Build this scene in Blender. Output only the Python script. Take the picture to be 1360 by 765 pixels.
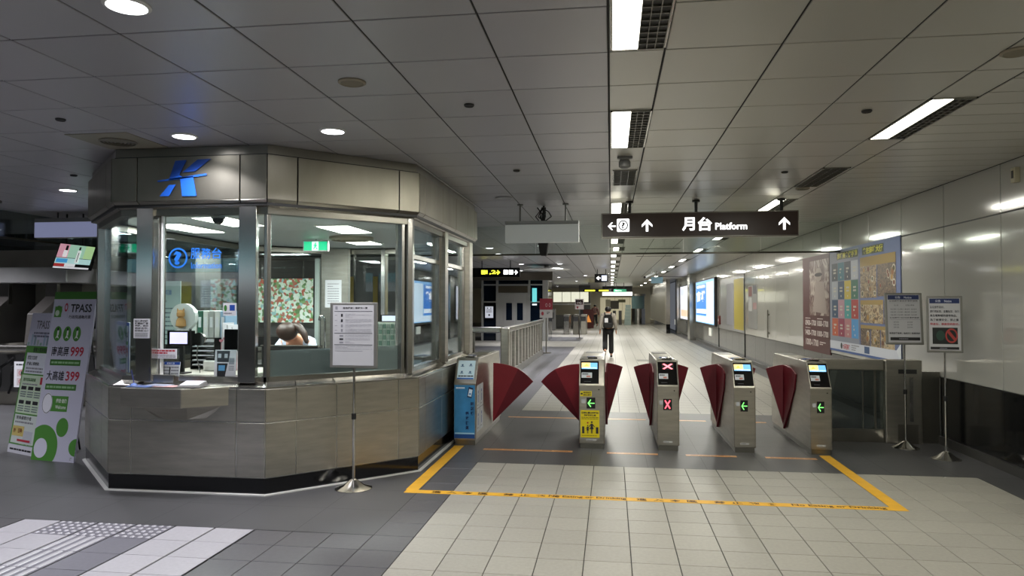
import bpy, math, random
from mathutils import Vector, Matrix
for o in list(bpy.data.objects): bpy.data.objects.remove(o)
S = bpy.context.scene; COL = S.collection
R_ = random.Random(7)
# ---------------------------------------------------------------- camera, world, exposure
FPX = 950.0
cd = bpy.data.cameras.new('camera'); cam = bpy.data.objects.new('camera', cd); COL.objects.link(cam)
cd.sensor_width = 36; cd.lens = FPX/1360*36; cd.clip_start = .05; cd.clip_end = 200
cam.location = (0, 0, 1.6)
cam.rotation_euler = (math.radians(90)+math.atan(21.5/FPX), 0, math.atan(131.5/FPX))
S.camera = cam
w = bpy.data.worlds.new('world'); S.world = w; w.use_nodes = True
w.node_tree.nodes['Background'].inputs[0].default_value = (.75, .8, .9, 1)
w.node_tree.nodes['Background'].inputs[1].default_value = .12
S.view_settings.view_transform = 'Standard'; S.view_settings.look = 'None'
S.view_settings.gamma = 1; S.view_settings.exposure = 0.25; S.view_settings.use_curve_mapping = False
STRIP_W, DOWN_W, BOOTH_W = 30, 18, 36
# ---------------------------------------------------------------- materials
def lin(c):
    if isinstance(c, str):
        c = [int(c[i:i+2], 16)/255 for i in (0, 2, 4)]
    return tuple(x/12.92 if x <= .04045 else ((x+.055)/1.055)**2.4 for x in c)
MC = {}
def mat(name, c, rough=.5, metal=0, emit=0, var=0, bump=0, bscale=60, stretch=None, noise=0, nscale=3, coat=0, objvar=0, aniso=0):
    if name in MC: return MC[name]
    m = bpy.data.materials.new(name); m.use_nodes = True; MC[name] = m
    nt = m.node_tree; b = nt.nodes['Principled BSDF']; col = lin(c)
    b.inputs['Base Color'].default_value = (*col, 1); b.inputs['Roughness'].default_value = rough
    b.inputs['Metallic'].default_value = metal
    if aniso: b.inputs['Anisotropic'].default_value = aniso
    if coat: b.inputs['Coat Weight'].default_value = coat; b.inputs['Coat Roughness'].default_value = .03
    if emit:
        b.inputs['Emission Color'].default_value = (*col, 1); b.inputs['Emission Strength'].default_value = emit
    N = nt.nodes.new; L = nt.links.new
    tc = None
    def coord(st=None):
        tc = N('ShaderNodeNewGeometry'); mp = N('ShaderNodeMapping')
        L(tc.outputs['Position'], mp.inputs[0])
        if st: mp.inputs['Scale'].default_value = st
        return mp.outputs[0]
    csock = None
    if noise:
        nz = N('ShaderNodeTexNoise'); nz.inputs['Scale'].default_value = nscale; nz.inputs['Detail'].default_value = 6
        L(coord(stretch), nz.inputs['Vector'])
        mx = N('ShaderNodeMix'); mx.data_type = 'RGBA'; mx.blend_type = 'MULTIPLY'; mx.inputs[0].default_value = 1
        mx.inputs[6].default_value = (*col, 1)
        mr = N('ShaderNodeMapRange'); mr.inputs[1].default_value = .25; mr.inputs[2].default_value = .75
        mr.inputs[3].default_value = 1-noise; mr.inputs[4].default_value = 1+noise*.6
        L(nz.outputs['Fac'], mr.inputs[0]); L(mr.outputs[0], mx.inputs[7]); csock = mx.outputs[2]
    if objvar:
        oi = N('ShaderNodeObjectInfo'); mr = N('ShaderNodeMapRange'); mr.inputs[3].default_value = 1-objvar; mr.inputs[4].default_value = 1+objvar
        L(oi.outputs['Random'], mr.inputs[0])
        mx = N('ShaderNodeMix'); mx.data_type = 'RGBA'; mx.blend_type = 'MULTIPLY'; mx.inputs[0].default_value = 1
        mx.inputs[6].default_value = (*col, 1)
        if csock: L(csock, mx.inputs[6])
        L(mr.outputs[0], mx.inputs[7]); csock = mx.outputs[2]
    if csock: L(csock, b.inputs['Base Color'])
    if bump:
        nz = N('ShaderNodeTexNoise'); nz.inputs['Scale'].default_value = bscale; nz.inputs['Detail'].default_value = 3
        L(coord(stretch), nz.inputs['Vector'])
        bp = N('ShaderNodeBump'); bp.inputs['Strength'].default_value = bump; bp.inputs['Distance'].default_value = .01
        L(nz.outputs['Fac'], bp.inputs['Height']); L(bp.outputs[0], b.inputs['Normal'])
    return m
def glass(name, tint, refl=1.0, ior=1.5, haze=0):
    m = bpy.data.materials.new(name); m.use_nodes = True; nt = m.node_tree; nt.nodes.clear(); N = nt.nodes.new; L = nt.links.new
    o = N('ShaderNodeOutputMaterial'); t = N('ShaderNodeBsdfTransparent'); t.inputs[0].default_value = (*tint, 1)
    g = N('ShaderNodeBsdfGlossy'); g.inputs['Roughness'].default_value = .01; g.inputs[0].default_value = (.9, .95, 1, 1)
    f = N('ShaderNodeFresnel'); f.inputs[0].default_value = ior
    mm = N('ShaderNodeMath'); mm.operation = 'MULTIPLY'; mm.inputs[1].default_value = refl; L(f.outputs[0], mm.inputs[0])
    mx = N('ShaderNodeMixShader'); L(mm.outputs[0], mx.inputs[0])
    src = t.outputs[0]
    if haze:
        d = N('ShaderNodeBsdfDiffuse'); d.inputs[0].default_value = (.35, .38, .38, 1)
        m2 = N('ShaderNodeMixShader'); m2.inputs[0].default_value = haze; L(t.outputs[0], m2.inputs[1]); L(d.outputs[0], m2.inputs[2]); src = m2.outputs[0]
    L(src, mx.inputs[1]); L(g.outputs[0], mx.inputs[2]); L(mx.outputs[0], o.inputs[0]); MC[name] = m
    return m
def photo(name, cols, scale=6, kind='VORONOI', emit=0, rough=.4, st=(1, 1, 1)):
    m = bpy.data.materials.new(name); m.use_nodes = True; nt = m.node_tree; N = nt.nodes.new; L = nt.links.new; b = nt.nodes['Principled BSDF']
    tc = N('ShaderNodeNewGeometry'); mp = N('ShaderNodeMapping'); mp.inputs['Scale'].default_value = st; L(tc.outputs['Position'], mp.inputs[0])
    nz = N('ShaderNodeTexNoise'); nz.inputs['Scale'].default_value = scale; nz.inputs['Detail'].default_value = 5; nz.inputs['Distortion'].default_value = .6
    L(mp.outputs[0], nz.inputs[0]); fac = nz.outputs['Fac']
    if kind == 'VORONOI':
        v = N('ShaderNodeTexVoronoi'); v.inputs['Scale'].default_value = scale*2.2
        ad = N('ShaderNodeMixRGB'); ad.inputs[0].default_value = .06; L(mp.outputs[0], ad.inputs[1]); L(nz.outputs['Color'], ad.inputs[2])
        L(ad.outputs[0], v.inputs['Vector']); sp = N('ShaderNodeSeparateColor'); L(v.outputs['Color'], sp.inputs[0]); fac = sp.outputs[0]
    cr = N('ShaderNodeValToRGB'); cr.color_ramp.interpolation = 'CONSTANT' if kind == 'VORONOI' else 'LINEAR'
    e = cr.color_ramp.elements
    lo, hi = (0, 1) if kind == 'VORONOI' else (.3, .7)
    while len(e) < len(cols): e.new(.5)
    for i, c in enumerate(cols):
        e[i].position = lo+(hi-lo)*i/(len(cols)-(0 if kind == 'VORONOI' else 1)); 
    for i, c in enumerate(cols): e[i].color = (*lin(c), 1)
    L(fac, cr.inputs[0]); L(cr.outputs[0], b.inputs['Base Color']); b.inputs['Roughness'].default_value = rough
    if emit: L(cr.outputs[0], b.inputs['Emission Color']); b.inputs['Emission Strength'].default_value = emit
    MC[name] = m; return m

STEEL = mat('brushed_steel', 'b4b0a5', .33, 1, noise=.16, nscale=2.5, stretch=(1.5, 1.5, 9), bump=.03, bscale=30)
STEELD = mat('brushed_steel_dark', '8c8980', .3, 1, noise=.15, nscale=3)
STEELL = mat('brushed_steel_light', 'b6b4ae', .22, 1, noise=.08, nscale=4)
POLISH = mat('polished_steel', 'c4c2be', .16, 1)
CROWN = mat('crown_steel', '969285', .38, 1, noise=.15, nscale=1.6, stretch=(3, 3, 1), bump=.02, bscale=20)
BLACK = mat('black_gloss', '0c0c0e', .12)
DARK = mat('dark_grey', '252524', .45)
RUB = mat('black_matte', '101010', .7)
GREYP = mat('grey_plastic', '6f6f6c', .45)
WHITE = mat('white_plastic', 'd6d6d2', .4)
PAPER = mat('white_paper', 'dcdce0', .6)
RED = mat('flap_red', '6e1826', .45, noise=.12, nscale=5)
RED_LIT = mat('flap_red_lit', '8e2733', .42, noise=.12, nscale=5)  # paler copy for the inner flap facet, its brighter angle put into the colour
YEL = mat('yellow_tape', 'dfa92c', .5, noise=.12, nscale=9)
ORG = mat('orange_strip', 'd29a62', .35, noise=.3, nscale=14)
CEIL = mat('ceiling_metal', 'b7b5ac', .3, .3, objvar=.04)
CEILL = mat('ceiling_metal_coldlit', 'acabaf', .34, .3, objvar=.04)  # left copy tinted cooler and darker, the hall's colder light put into the colour
CGAP = mat('ceiling_gap', '2c2c2b', .8)
TL = mat('tile_light', '9a978d', .42, noise=.1, nscale=40, bump=.06, bscale=120, objvar=.05)
TD = mat('tile_dark', '525153', .42, noise=.12, nscale=30, bump=.06, bscale=120, objvar=.07)
TS = mat('stone_dark', '4d4d4e', .42, noise=.18, nscale=1.2, bump=.03, bscale=90, objvar=.03)
TT = mat('tile_pale', 'a5a3a7', .4, noise=.08, nscale=40, objvar=.05)
TTG = mat('tile_purple_grey', '6c6b72', .35, noise=.1, nscale=40, objvar=.05)
GROUT = mat('grout', '2b2b2a', .7)
ENAM = mat('wall_enamel', 'b2b1aa', .1, .1, bump=.05, bscale=2.0, coat=.3)
BLKP = mat('wall_black', '101112', .1, noise=.2, nscale=2)
EXGLOW = mat('tube_glow', 'fffdf2', .5, emit=7)
DGLOW = mat('downlight_glow', 'fbfaff', .5, emit=9)
GLASS = glass('pane_glass', (.86, .93, .91), 1.0, 1.45)
GLASSB = glass('booth_glass', (.95, .985, .975), .8, 1.45)
GLASSS = glass('smoke_glass', (.80, .84, .81), .9, 1.5)
FROST = glass('frosted_film', (.42, .46, .46), .5, 1.45, .55)
def flat(c, rough=.5): return mat('col_'+c, c, rough)
def glow(c, e=1.0): return mat('glow_%s_%d' % (c, int(e*10)), c, .4, emit=e)
# ---------------------------------------------------------------- mesh helpers
class MB:
    def __init__(s): s.v = []; s.f = []; s.m = []; s.mats = []
    def mi(s, m):
        if m is None: return 0
        if m not in s.mats: s.mats.append(m)
        return s.mats.index(m)
    def add(s, vs, fs, m=None):
        k = s.mi(m); n = len(s.v); s.v += [tuple(p) for p in vs]
        for f in fs: s.f.append(tuple(i+n for i in f)); s.m.append(k)
        return s
    def box(s, x0, x1, y0, y1, z0, z1, m=None):
        return s.hexa([(x0,y0,z0),(x1,y0,z0),(x1,y1,z0),(x0,y1,z0)], [(x0,y0,z1),(x1,y0,z1),(x1,y1,z1),(x0,y1,z1)], m)
    def hexa(s, b, t, m=None):
        n = len(b); fs = [tuple(range(n))[::-1], tuple(range(n, 2*n))]
        fs += [(i, (i+1) % n, n+(i+1) % n, n+i) for i in range(n)]
        return s.add(list(b)+list(t), fs, m)
    def prism(s, poly, axis, a, b, m=None):   # poly in the two other axes, extruded from a to b along axis
        def P(p, q):
            return (q, p[0], p[1]) if axis == 'x' else (p[0], q, p[1]) if axis == 'y' else (p[0], p[1], q)
        return s.hexa([P(p, a) for p in poly], [P(p, b) for p in poly], m)
    def cyl(s, p0, p1, r0, r1=None, n=16, m=None):
        if r1 is None: r1 = r0
        p0 = Vector(p0); p1 = Vector(p1); d = (p1-p0).normalized()
        a = d.orthogonal().normalized(); b = d.cross(a)
        c0 = [p0+(a*math.cos(2*math.pi*i/n)+b*math.sin(2*math.pi*i/n))*r0 for i in range(n)]
        c1 = [p1+(a*math.cos(2*math.pi*i/n)+b*math.sin(2*math.pi*i/n))*r1 for i in range(n)]
        return s.hexa(c0, c1, m)
    def tube(s, pts, r, n=8, m=None):
        for a, b in zip(pts, pts[1:]): s.cyl(a, b, r, n=n, m=m)
        return s
    def lathe(s, prof, c=(0, 0, 0), n=24, m=None):   # prof: (r,z)
        vs = []; fs = []
        for r, z in prof:
            for i in range(n):
                a = 2*math.pi*i/n; vs.append((c[0]+r*math.cos(a), c[1]+r*math.sin(a), c[2]+z))
        for k in range(len(prof)-1):
            for i in range(n):
                j = (i+1) % n; fs.append((k*n+i, k*n+j, (k+1)*n+j, (k+1)*n+i))
        fs.append(tuple(range(n))[::-1]); fs.append(tuple((len(prof)-1)*n+i for i in range(n)))
        return s.add(vs, fs, m)
    def build(s, name, m=None, parent=None, bevel=0, smooth=False, loc=None, rot=None, seg=1):
        me = bpy.data.meshes.new(name); me.from_pydata(s.v, [], s.f)
        if s.mats:
            for x in s.mats: me.materials.append(x)
            me.polygons.foreach_set('material_index', s.m)
        elif m: me.materials.append(m)
        if smooth: me.shade_smooth(); 
        me.update()
        o = bpy.data.objects.new(name, me); COL.objects.link(o)
        if smooth: 
            md = o.modifiers.new('e', 'EDGE_SPLIT'); md.split_angle = math.radians(35)
        if bevel:
            md = o.modifiers.new('b', 'BEVEL'); md.width = bevel; md.segments = seg; md.limit_method = 'ANGLE'; md.angle_limit = .6
        if loc: o.location = loc
        if rot: o.rotation_euler = rot
        if parent: o.parent = parent
        return o
def tag(o, label=None, cat=None, group=None, kind=None):
    if label: o['label'] = label
    if cat: o['category'] = cat
    if group: o['group'] = group
    if kind: o['kind'] = kind
    return o
def thing(name, label, cat, loc=(0, 0, 0), rz=0, group=None):
    o = bpy.data.objects.new(name, None); COL.objects.link(o); o.location = loc; o.rotation_euler = (0, 0, rz); o.empty_display_size = .1
    return tag(o, label, cat, group)
def struct(o): o['kind'] = 'structure'; return o
def dup(o, parent=None):
    c = o.copy(); COL.objects.link(c)
    if parent: c.parent = parent
    for ch in [x for x in o.children]: dup(ch, c)
    return c
TC = {}
def textmesh(s, bold=.02):
    k = (s, bold)
    if k not in TC:
        cu = bpy.data.curves.new('t', 'FONT'); cu.body = s; cu.size = 1; cu.offset = bold; cu.resolution_u = 2
        ob = bpy.data.objects.new('t', cu); me = bpy.data.meshes.new_from_object(ob)
        vs = [tuple(v.co) for v in me.vertices]; fs = [tuple(p.vertices) for p in me.polygons]
        bpy.data.objects.remove(ob); bpy.data.curves.remove(cu); bpy.data.meshes.remove(me)
        xs = [v[0] for v in vs] or [0, 1]; ys = [v[1] for v in vs] or [0, 1]
        TC[k] = (vs, fs, min(xs), max(xs), min(ys), max(ys))
    return TC[k]
class Art:
    """flat print on a plane: origin o, unit u (right), v (up), n (outward)"""
    def __init__(s, o, u, v, su=1, sv=1):
        s.o = Vector(o); s.u = Vector(u).normalized(); s.v = Vector(v).normalized(); s.n = s.u.cross(s.v); s.su = su; s.sv = sv
        s.mb = MB(); s.layer = 1; s.step = .0009
    def P(s, a, b, l=None): return s.o+s.u*a*s.su+s.v*b*s.sv+s.n*s.step*(s.layer if l is None else l)
    def poly(s, pts, m, l=None):
        s.mb.add([s.P(a, b, l) for a, b in pts], [tuple(range(len(pts)))], m); return s
    def rect(s, a0, a1, b0, b1, m, l=None): return s.poly([(a0, b0), (a1, b0), (a1, b1), (a0, b1)], m, l)
    def disc(s, a, b, r, m, l=None, rv=None, n=24):
        rv = rv or r; return s.poly([(a+r*math.cos(2*math.pi*i/n), b+rv*math.sin(2*math.pi*i/n)) for i in range(n)], m, l)
    def ring(s, a, b, r0, r1, m, l=None, k=1.0, n=24):
        for i in range(n):
            t0 = 2*math.pi*i/n; t1 = 2*math.pi*(i+1)/n
            s.poly([(a+r0*math.cos(t0)*k, b+r0*math.sin(t0)), (a+r1*math.cos(t0)*k, b+r1*math.sin(t0)), (a+r1*math.cos(t1)*k, b+r1*math.sin(t1)), (a+r0*math.cos(t1)*k, b+r0*math.sin(t1))], m, l)
        return s
    def text(s, t, a0, a1, b0, b1, m, l=2, bold=.02, keep=False):
        vs, fs, x0, x1, y0, y1 = textmesh(t, bold)
        if not vs: return s
        sx = (a1-a0)/(x1-x0); sy = (b1-b0)/(y1-y0)
        s.mb.add([s.P(a0+(x-x0)*sx, b0+(y-y0)*sy, l) for x, y, z in vs], fs, m); return s
    def lines(s, a0, a1, b0, b1, n, m, l=2, fill=.5, seed=1, gap=.25):
        r = random.Random(seed); h = (b1-b0)/n
        for i in range(n):
            y = b1-(i+.5)*h; x = a0
            while x < a1:
                wd = (a1-a0)*r.uniform(.06, .2)
                s.rect(x, min(x+wd, a1), y-h*fill/2, y+h*fill/2, m, l); x += wd+(a1-a0)*.02
                if r.random() < gap*.12: break
        return s
    def arrow(s, cx, cy, r, ang, m, l=2, th=.3):
        c, q = math.cos(ang), math.sin(ang)
        def T(pts): return [(cx+(x*c-y*q)*r, cy+(x*q+y*c)*r) for x, y in pts]
        s.poly(T([(-1, -th/2), (.7, -th/2), (.7, th/2), (-1, th/2)]), m, l)
        s.poly(T([(1, 0), (.1, .9), (-.3, .9), (.45, 0)]), m, l+.2)
        s.poly(T([(1, 0), (.45, 0), (-.3, -.9), (.1, -.9)]), m, l+.2)
        return s
    def build(s, name, parent=None): return s.mb.build(name, None, parent)
def skin(name, pts, edges, rad, m, parent=None, sub=2, loc=None):
    me = bpy.data.meshes.new(name); me.from_pydata(pts, edges, []); me.materials.append(m)
    o = bpy.data.objects.new(name, me); COL.objects.link(o)
    md = o.modifiers.new('skin', 'SKIN'); md.use_smooth_shade = True; me.skin_vertices or None
    if not me.skin_vertices:
        pass
    for i, r in enumerate(rad):
        d = me.skin_vertices[0].data[i]; d.radius = r if isinstance(r, tuple) else (r, r); d.use_root = (i == 0)
    if sub:
        sd = o.modifiers.new('s', 'SUBSURF'); sd.levels = sub; sd.render_levels = sub
    if loc: o.location = loc
    if parent: o.parent = parent
    return o
def alight(name, loc, sx, sy, power, color, parent=None, rot=(0, 0, 0), spread=None):
    l = bpy.data.lights.new(name, 'AREA'); l.shape = 'RECTANGLE'; l.size = sx; l.size_y = sy; l.energy = power; l.color = color
    if spread: l.spread = spread
    o = bpy.data.objects.new(name, l); COL.objects.link(o); o.location = loc; o.rotation_euler = rot
    if parent: o.parent = parent
    return o
WARM = (1, .975, .88); COOL = (.93, .92, 1.0)
CH = 2.96      # ceiling height
# ================================================================ STRUCTURE: floor
fl = MB().box(-15, 3.9, -7, 66, -.12, -.006).build('floor', GROUT); struct(fl)
P0, PT = -1.345, .293
def tilemesh(name, sx, sy, m, extra=None):
    g = .0055; c = .0014; b = MB()
    x0, x1, y0, y1 = g/2, sx-g/2, g/2, sy-g/2
    base = [(x0, y0, -.008), (x1, y0, -.008), (x1, y1, -.008), (x0, y1, -.008)]
    mid = [(p[0], p[1], -.002) for p in base]; top = [(x0+c, y0+c, 0), (x1-c, y0+c, 0), (x1-c, y1-c, 0), (x0+c, y1-c, 0)]
    b.add(base+mid+top, [(0, 1, 5, 4), (1, 2, 6, 5), (2, 3, 7, 6), (3, 0, 4, 7), (4, 5, 9, 8), (5, 6, 10, 9), (6, 7, 11, 10), (7, 4, 8, 11), (8, 9, 10, 11)], m)
    if extra == 'dots':
        for i in range(5):
            for j in range(5):
                cx, cy = sx*(i+.5)/5, sy*(j+.5)/5
                k = 6; lo = [(cx+.019*math.cos(math.pi*2*q/k), cy+.019*math.sin(math.pi*2*q/k), 0) for q in range(k)]
                hi = [(cx+.011*math.cos(math.pi*2*q/k), cy+.011*math.sin(math.pi*2*q/k), .005) for q in range(k)]
                b.hexa(lo, hi, TT)
    if extra == 'bars':
        for i in range(4):
            cx = sx*(i+.5)/4
            b.hexa([(cx-.019, .006, 0), (cx+.019, .006, 0), (cx+.019, sy-.006, 0), (cx-.019, sy-.006, 0)], [(cx-.012, .012, .005), (cx+.012, .012, .005), (cx+.012, sy-.012, .005), (cx-.012, sy-.012, .005)], TT)
    me = bpy.data.meshes.new(name); me.from_pydata(b.v, [], b.f)
    for x in b.mats: me.materials.append(x)
    me.polygons.foreach_set('material_index', b.m)
    return me, b
tm = {'L': tilemesh('tile_l', PT, PT, TL), 'D': tilemesh('tile_d', PT, PT, TD), 'W': tilemesh('tile_w', PT, PT, TT), 'G': tilemesh('tile_g', PT, PT, TTG),
      'T': tilemesh('tile_t', PT, PT, TTG, 'dots'), 'B': tilemesh('tile_b', PT, PT, TTG, 'bars'), 'S': tilemesh('stone_s', .586, .586, TS)}
rest = MB(); ntile = 0
def put_tile(k, x, y, single=True):
    global ntile
    if single and ntile < 296:
        o = bpy.data.objects.new('floor_tile', tm[k][0]); COL.objects.link(o); o.location = (x, y, 0); o.parent = fl; ntile += 1
    else:
        b = tm[k][1]
        for f, mi in zip(b.f, b.m):
            rest.add([(b.v[i][0]+x, b.v[i][1]+y, b.v[i][2]) for i in f], [tuple(range(len(f)))], b.mats[mi])
YT = 7.16
cells = []
for j in range(0, 14):
    y = YT-(j+1)*PT
    for i in range(16):
        x = P0+i*PT
        cells.append(('L', x, y))
    cells.append(('D', P0-PT, y))
    if y < 4.7:
        for i in range(2, 5): cells.append(('D', P0-i*PT, y))
XL0 = -4.33
pat0 = {0: 'W', 1: 'T', 2: 'T', 3: 'T', 4: 'W', 5: 'W'}
for j in range(0, 5):
    y = 4.82-(j+1)*PT
    for i in range(-4, 6):
        if j == 0: k = pat0.get(i, 'D')
        else: k = {0: 'W', 1: 'W', 2: 'B', 3: 'G', 4: 'W', 5: 'W'}.get(i, 'D')
        cells.append((k, XL0+i*.3048, y))
def vis(c): # nearer cells that the photo's frame shows come first
    x, y = c[1]+.15, c[2]+.15
    return 680+950*((x*math.cos(.1376)+y*math.sin(.1376))/(y*math.cos(.1376)-x*math.sin(.1376)))
seen = [c for c in cells if -20 < vis(c) < 1380 and c[2] > 3.9]; unseen = [c for c in cells if c not in seen]
seen.sort(key=lambda c: c[2]**2+c[1]**2)
for c in seen: put_tile(*c)
for c in unseen: put_tile(*c, single=False)
# further floor as joined rows: plain quads with joints
def field(m, x0, x1, y0, y1, sx, sy, g=.0035):
    nx = max(1, round((x1-x0)/sx)); ny = max(1, round((y1-y0)/sy)); dx = (x1-x0)/nx; dy = (y1-y0)/ny
    for i in range(nx):
        for j in range(ny):
            a, b_ = x0+i*dx, y0+j*dy
            rest.add([(a+g/2, b_+g/2, 0), (a+dx-g/2, b_+g/2, 0), (a+dx-g/2, b_+dy-g/2, 0), (a+g/2, b_+dy-g/2, 0)], [(0, 1, 2, 3)], m)
XR = P0+16*PT
field(TS, P0, 3.75, YT, 10.75, .586, .586, .002)
field(TS, XR, 3.75, 3.06, YT, .4, 1.2, .002)
field(TL, P0, XR, -1, 3.058, PT, PT); field(TD, XR, 3.75, -1, 3.058, .4, .586)
field(TL, P0, XR, 10.75, 34, PT, PT, .006); field(TL, P0, XR, 34, 64, .6, .6, .01)
field(TS, XR, 3.75, 10.75, 64, .4, 1.2)
field(TD, P0-PT, P0, YT, 10.75, PT, PT, .002)
field(TS, -15, P0-PT, 4.82, 27, .586, .586, .002); field(TD, P0-PT, P0, 10.75, 27, PT, PT, .002)
field(TL, -15, P0, 27, 31, .6, .6); field(TS, -15, P0, 31, 35, .6, .6); field(TL, -15, P0, 35, 46, .6, .6); field(TS, -15, P0, 46, 64, 1.2, 1.2)
field(TD, -15, XL0-4*.3048, 3.3, 4.82, .6, .6); field(TD, XL0+6*.3048, P0-4*PT, 3.355, 4.82, .12, PT)
field(TD, XL0-4*.3048, XL0+6*.3048+.1, 3.06, 3.35, .3, .3); field(TD, -15, P0-PT, -1, 3.05, .6, .6)
tag(rest.build('floor_tiling', None, fl), kind='stuff')
# yellow boundary tape and its wording, orange strips
tp = thing('floor_tape', 'yellow floor tape forming an open box with no eating wording before the gates', 'floor marking', (0, 0, 0))
MB().box(-1.75, 2.28, 5.93, 6.03, .0002, .0016).build('tape_strip', YEL, tp)
MB().box(-1.76, -1.65, 6.03, 7.97, .0002, .0016).build('tape_strip', YEL, tp)
MB().box(2.17, 2.28, 6.03, 7.97, .0002, .0016).build('tape_strip', YEL, tp)
a = Art((0, 0, .0016), (1, 0, 0), (0, 1, 0)); K = flat('3a2408')
for x in (-1.52, .2):
    for i, ch in enumerate('進入本區'): a.text(ch, x+i*.135, x+i*.135+.085, 5.95, 6.012, K, 1)
    for i, ch in enumerate('禁止飲食'): a.text(ch, x+.62+i*.135, x+.705+i*.135, 5.95, 6.012, K, 1)
    a.text('No Eating or Drinking', x+1.22 if x > 0 else x+1.0, x+1.93 if x > 0 else x+1.64, 5.945, 6.015, K, 1)
a.build('lettering', tp)
for i, (x0, x1, y) in enumerate([(-1.40, -.42, 7.82), (-.05, .49, 7.80), (.78, 1.30, 7.80), (1.59, 2.1, 7.79), (-1.45, -.38, 10.1), (-.04, .47, 10.1), (.76, 1.28, 10.1), (1.56, 2.07, 10.08)]):
    where = ['before the widest passage', 'before the second passage', 'before the third passage', 'before the rightmost passage', 'behind the widest passage', 'behind the second passage', 'behind the third passage', 'behind the rightmost passage'][i]
    t = thing('floor_strip', 'thin orange metallic strip on dark floor '+where, 'floor marking', (0, 0, 0), group='orange strips across the gate passages')
    MB().box(x0, x1, y-.036, y+.036, .0002, .0016).build('strip', ORG, t)
    if i < 4:
        a = Art((x0, y-.022, .0017), (1, 0, 0), (0, 1, 0)); a.lines(.05, x1-x0-.05, .012, .032, 1, flat('8c4f1d'), 1, .8, i); a.build('lettering', t)
# ================================================================ ceiling
ce = MB().box(-15, 3.9, -7, 66, CH+.006, CH+.2).build('ceiling', CGAP); struct(ce)
def panelmesh(nm, sx, sy, m, g=.012):
    c = .003; x0, x1, y0, y1 = g/2, sx-g/2, g/2, sy-g/2
    base = [(x0, y0, .006), (x1, y0, .006), (x1, y1, .006), (x0, y1, .006)]; mid = [(p[0], p[1], .002) for p in base]
    top = [(x0+c, y0+c, 0), (x1-c, y0+c, 0), (x1-c, y1-c, 0), (x0+c, y1-c, 0)]
    b = MB(); b.add(base+mid+top, [(4, 5, 1, 0), (5, 6, 2, 1), (6, 7, 3, 2), (7, 4, 0, 3), (8, 9, 5, 4), (9, 10, 6, 5), (10, 11, 7, 6), (11, 8, 4, 7), (11, 10, 9, 8)], m)
    me = bpy.data.meshes.new(nm); me.from_pydata(b.v, [], b.f); me.materials.append(m); return me, b
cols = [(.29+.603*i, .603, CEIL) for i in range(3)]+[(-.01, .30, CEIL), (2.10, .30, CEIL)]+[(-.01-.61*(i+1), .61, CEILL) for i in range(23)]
pm = {}
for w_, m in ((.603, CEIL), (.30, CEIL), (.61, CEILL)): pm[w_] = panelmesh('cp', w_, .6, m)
pm['s'] = panelmesh('cs', 1.34, .2885, CEIL)
near = []; crest = MB()
for x, w_, m in cols:
    for j in range(-6, 60): near.append((w_, x, .87+.6*j, .6))
for j in range(-10, 120): near.append(('s', 2.405, .905+.2885*j, .2885))
def cvis(c):
    x, y = c[1]+.3, c[2]+c[3]/2
    if y < 2.4: return False
    u = 680+950*((x*math.cos(.1376)+y*math.sin(.1376))/(y*math.cos(.1376)-x*math.sin(.1376))); return -60 < u < 1420
near.sort(key=lambda c: (not cvis(c), (c[2]**2+(c[1]+.3)**2)*(1.6 if c[0] == 's' else 1)))
for n_, c in enumerate(near):
    me, b = pm[c[0]]
    if n_ < 298:
        o = bpy.data.objects.new('ceiling_panel', me); COL.objects.link(o); o.location = (c[1], c[2], CH); o.parent = ce
    else:
        bb = b.f if c[2] < 20 else [b.f[-1]]
        for f in bb: crest.add([(b.v[i][0]+c[1], b.v[i][1]+c[2], b.v[i][2]+CH) for i in f], [tuple(range(len(f)))], b.mats[0])
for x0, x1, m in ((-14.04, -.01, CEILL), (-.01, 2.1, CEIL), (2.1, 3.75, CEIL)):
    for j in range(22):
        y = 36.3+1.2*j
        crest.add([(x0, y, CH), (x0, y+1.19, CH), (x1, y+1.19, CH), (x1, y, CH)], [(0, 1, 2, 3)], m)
tag(crest.build('ceiling_tiling', None, ce), kind='stuff')
# ================================================================ right wall
wr = MB().box(3.765, 3.9, -7, 40, 0, CH+.1).build('wall_right', DARK); struct(wr)
yj = [7.513-1.2*8+1.2*i for i in range(36)]
for i, y in enumerate(yj):
    g = .006
    y1 = y+1.2
    if y > 39: break
    MB().box(3.75, 3.765, y+g, y1-g, 2.488, CH).build('wall_panel', ENAM, wr, bevel=.003)
    MB().box(3.75, 3.765, y+g, y1-g, .765, 2.474).build('wall_panel', ENAM, wr, bevel=.003)
    MB().box(3.752, 3.765, y+g/2, y1-g/2, .09, .757).build('base_panel', BLKP, wr, bevel=.002)
sk = MB().box(3.72, 3.76, -7, 40, 0, .09).build('baseboard_right', mat('skirting', '3c3b39', .35)); struct(sk)
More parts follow.
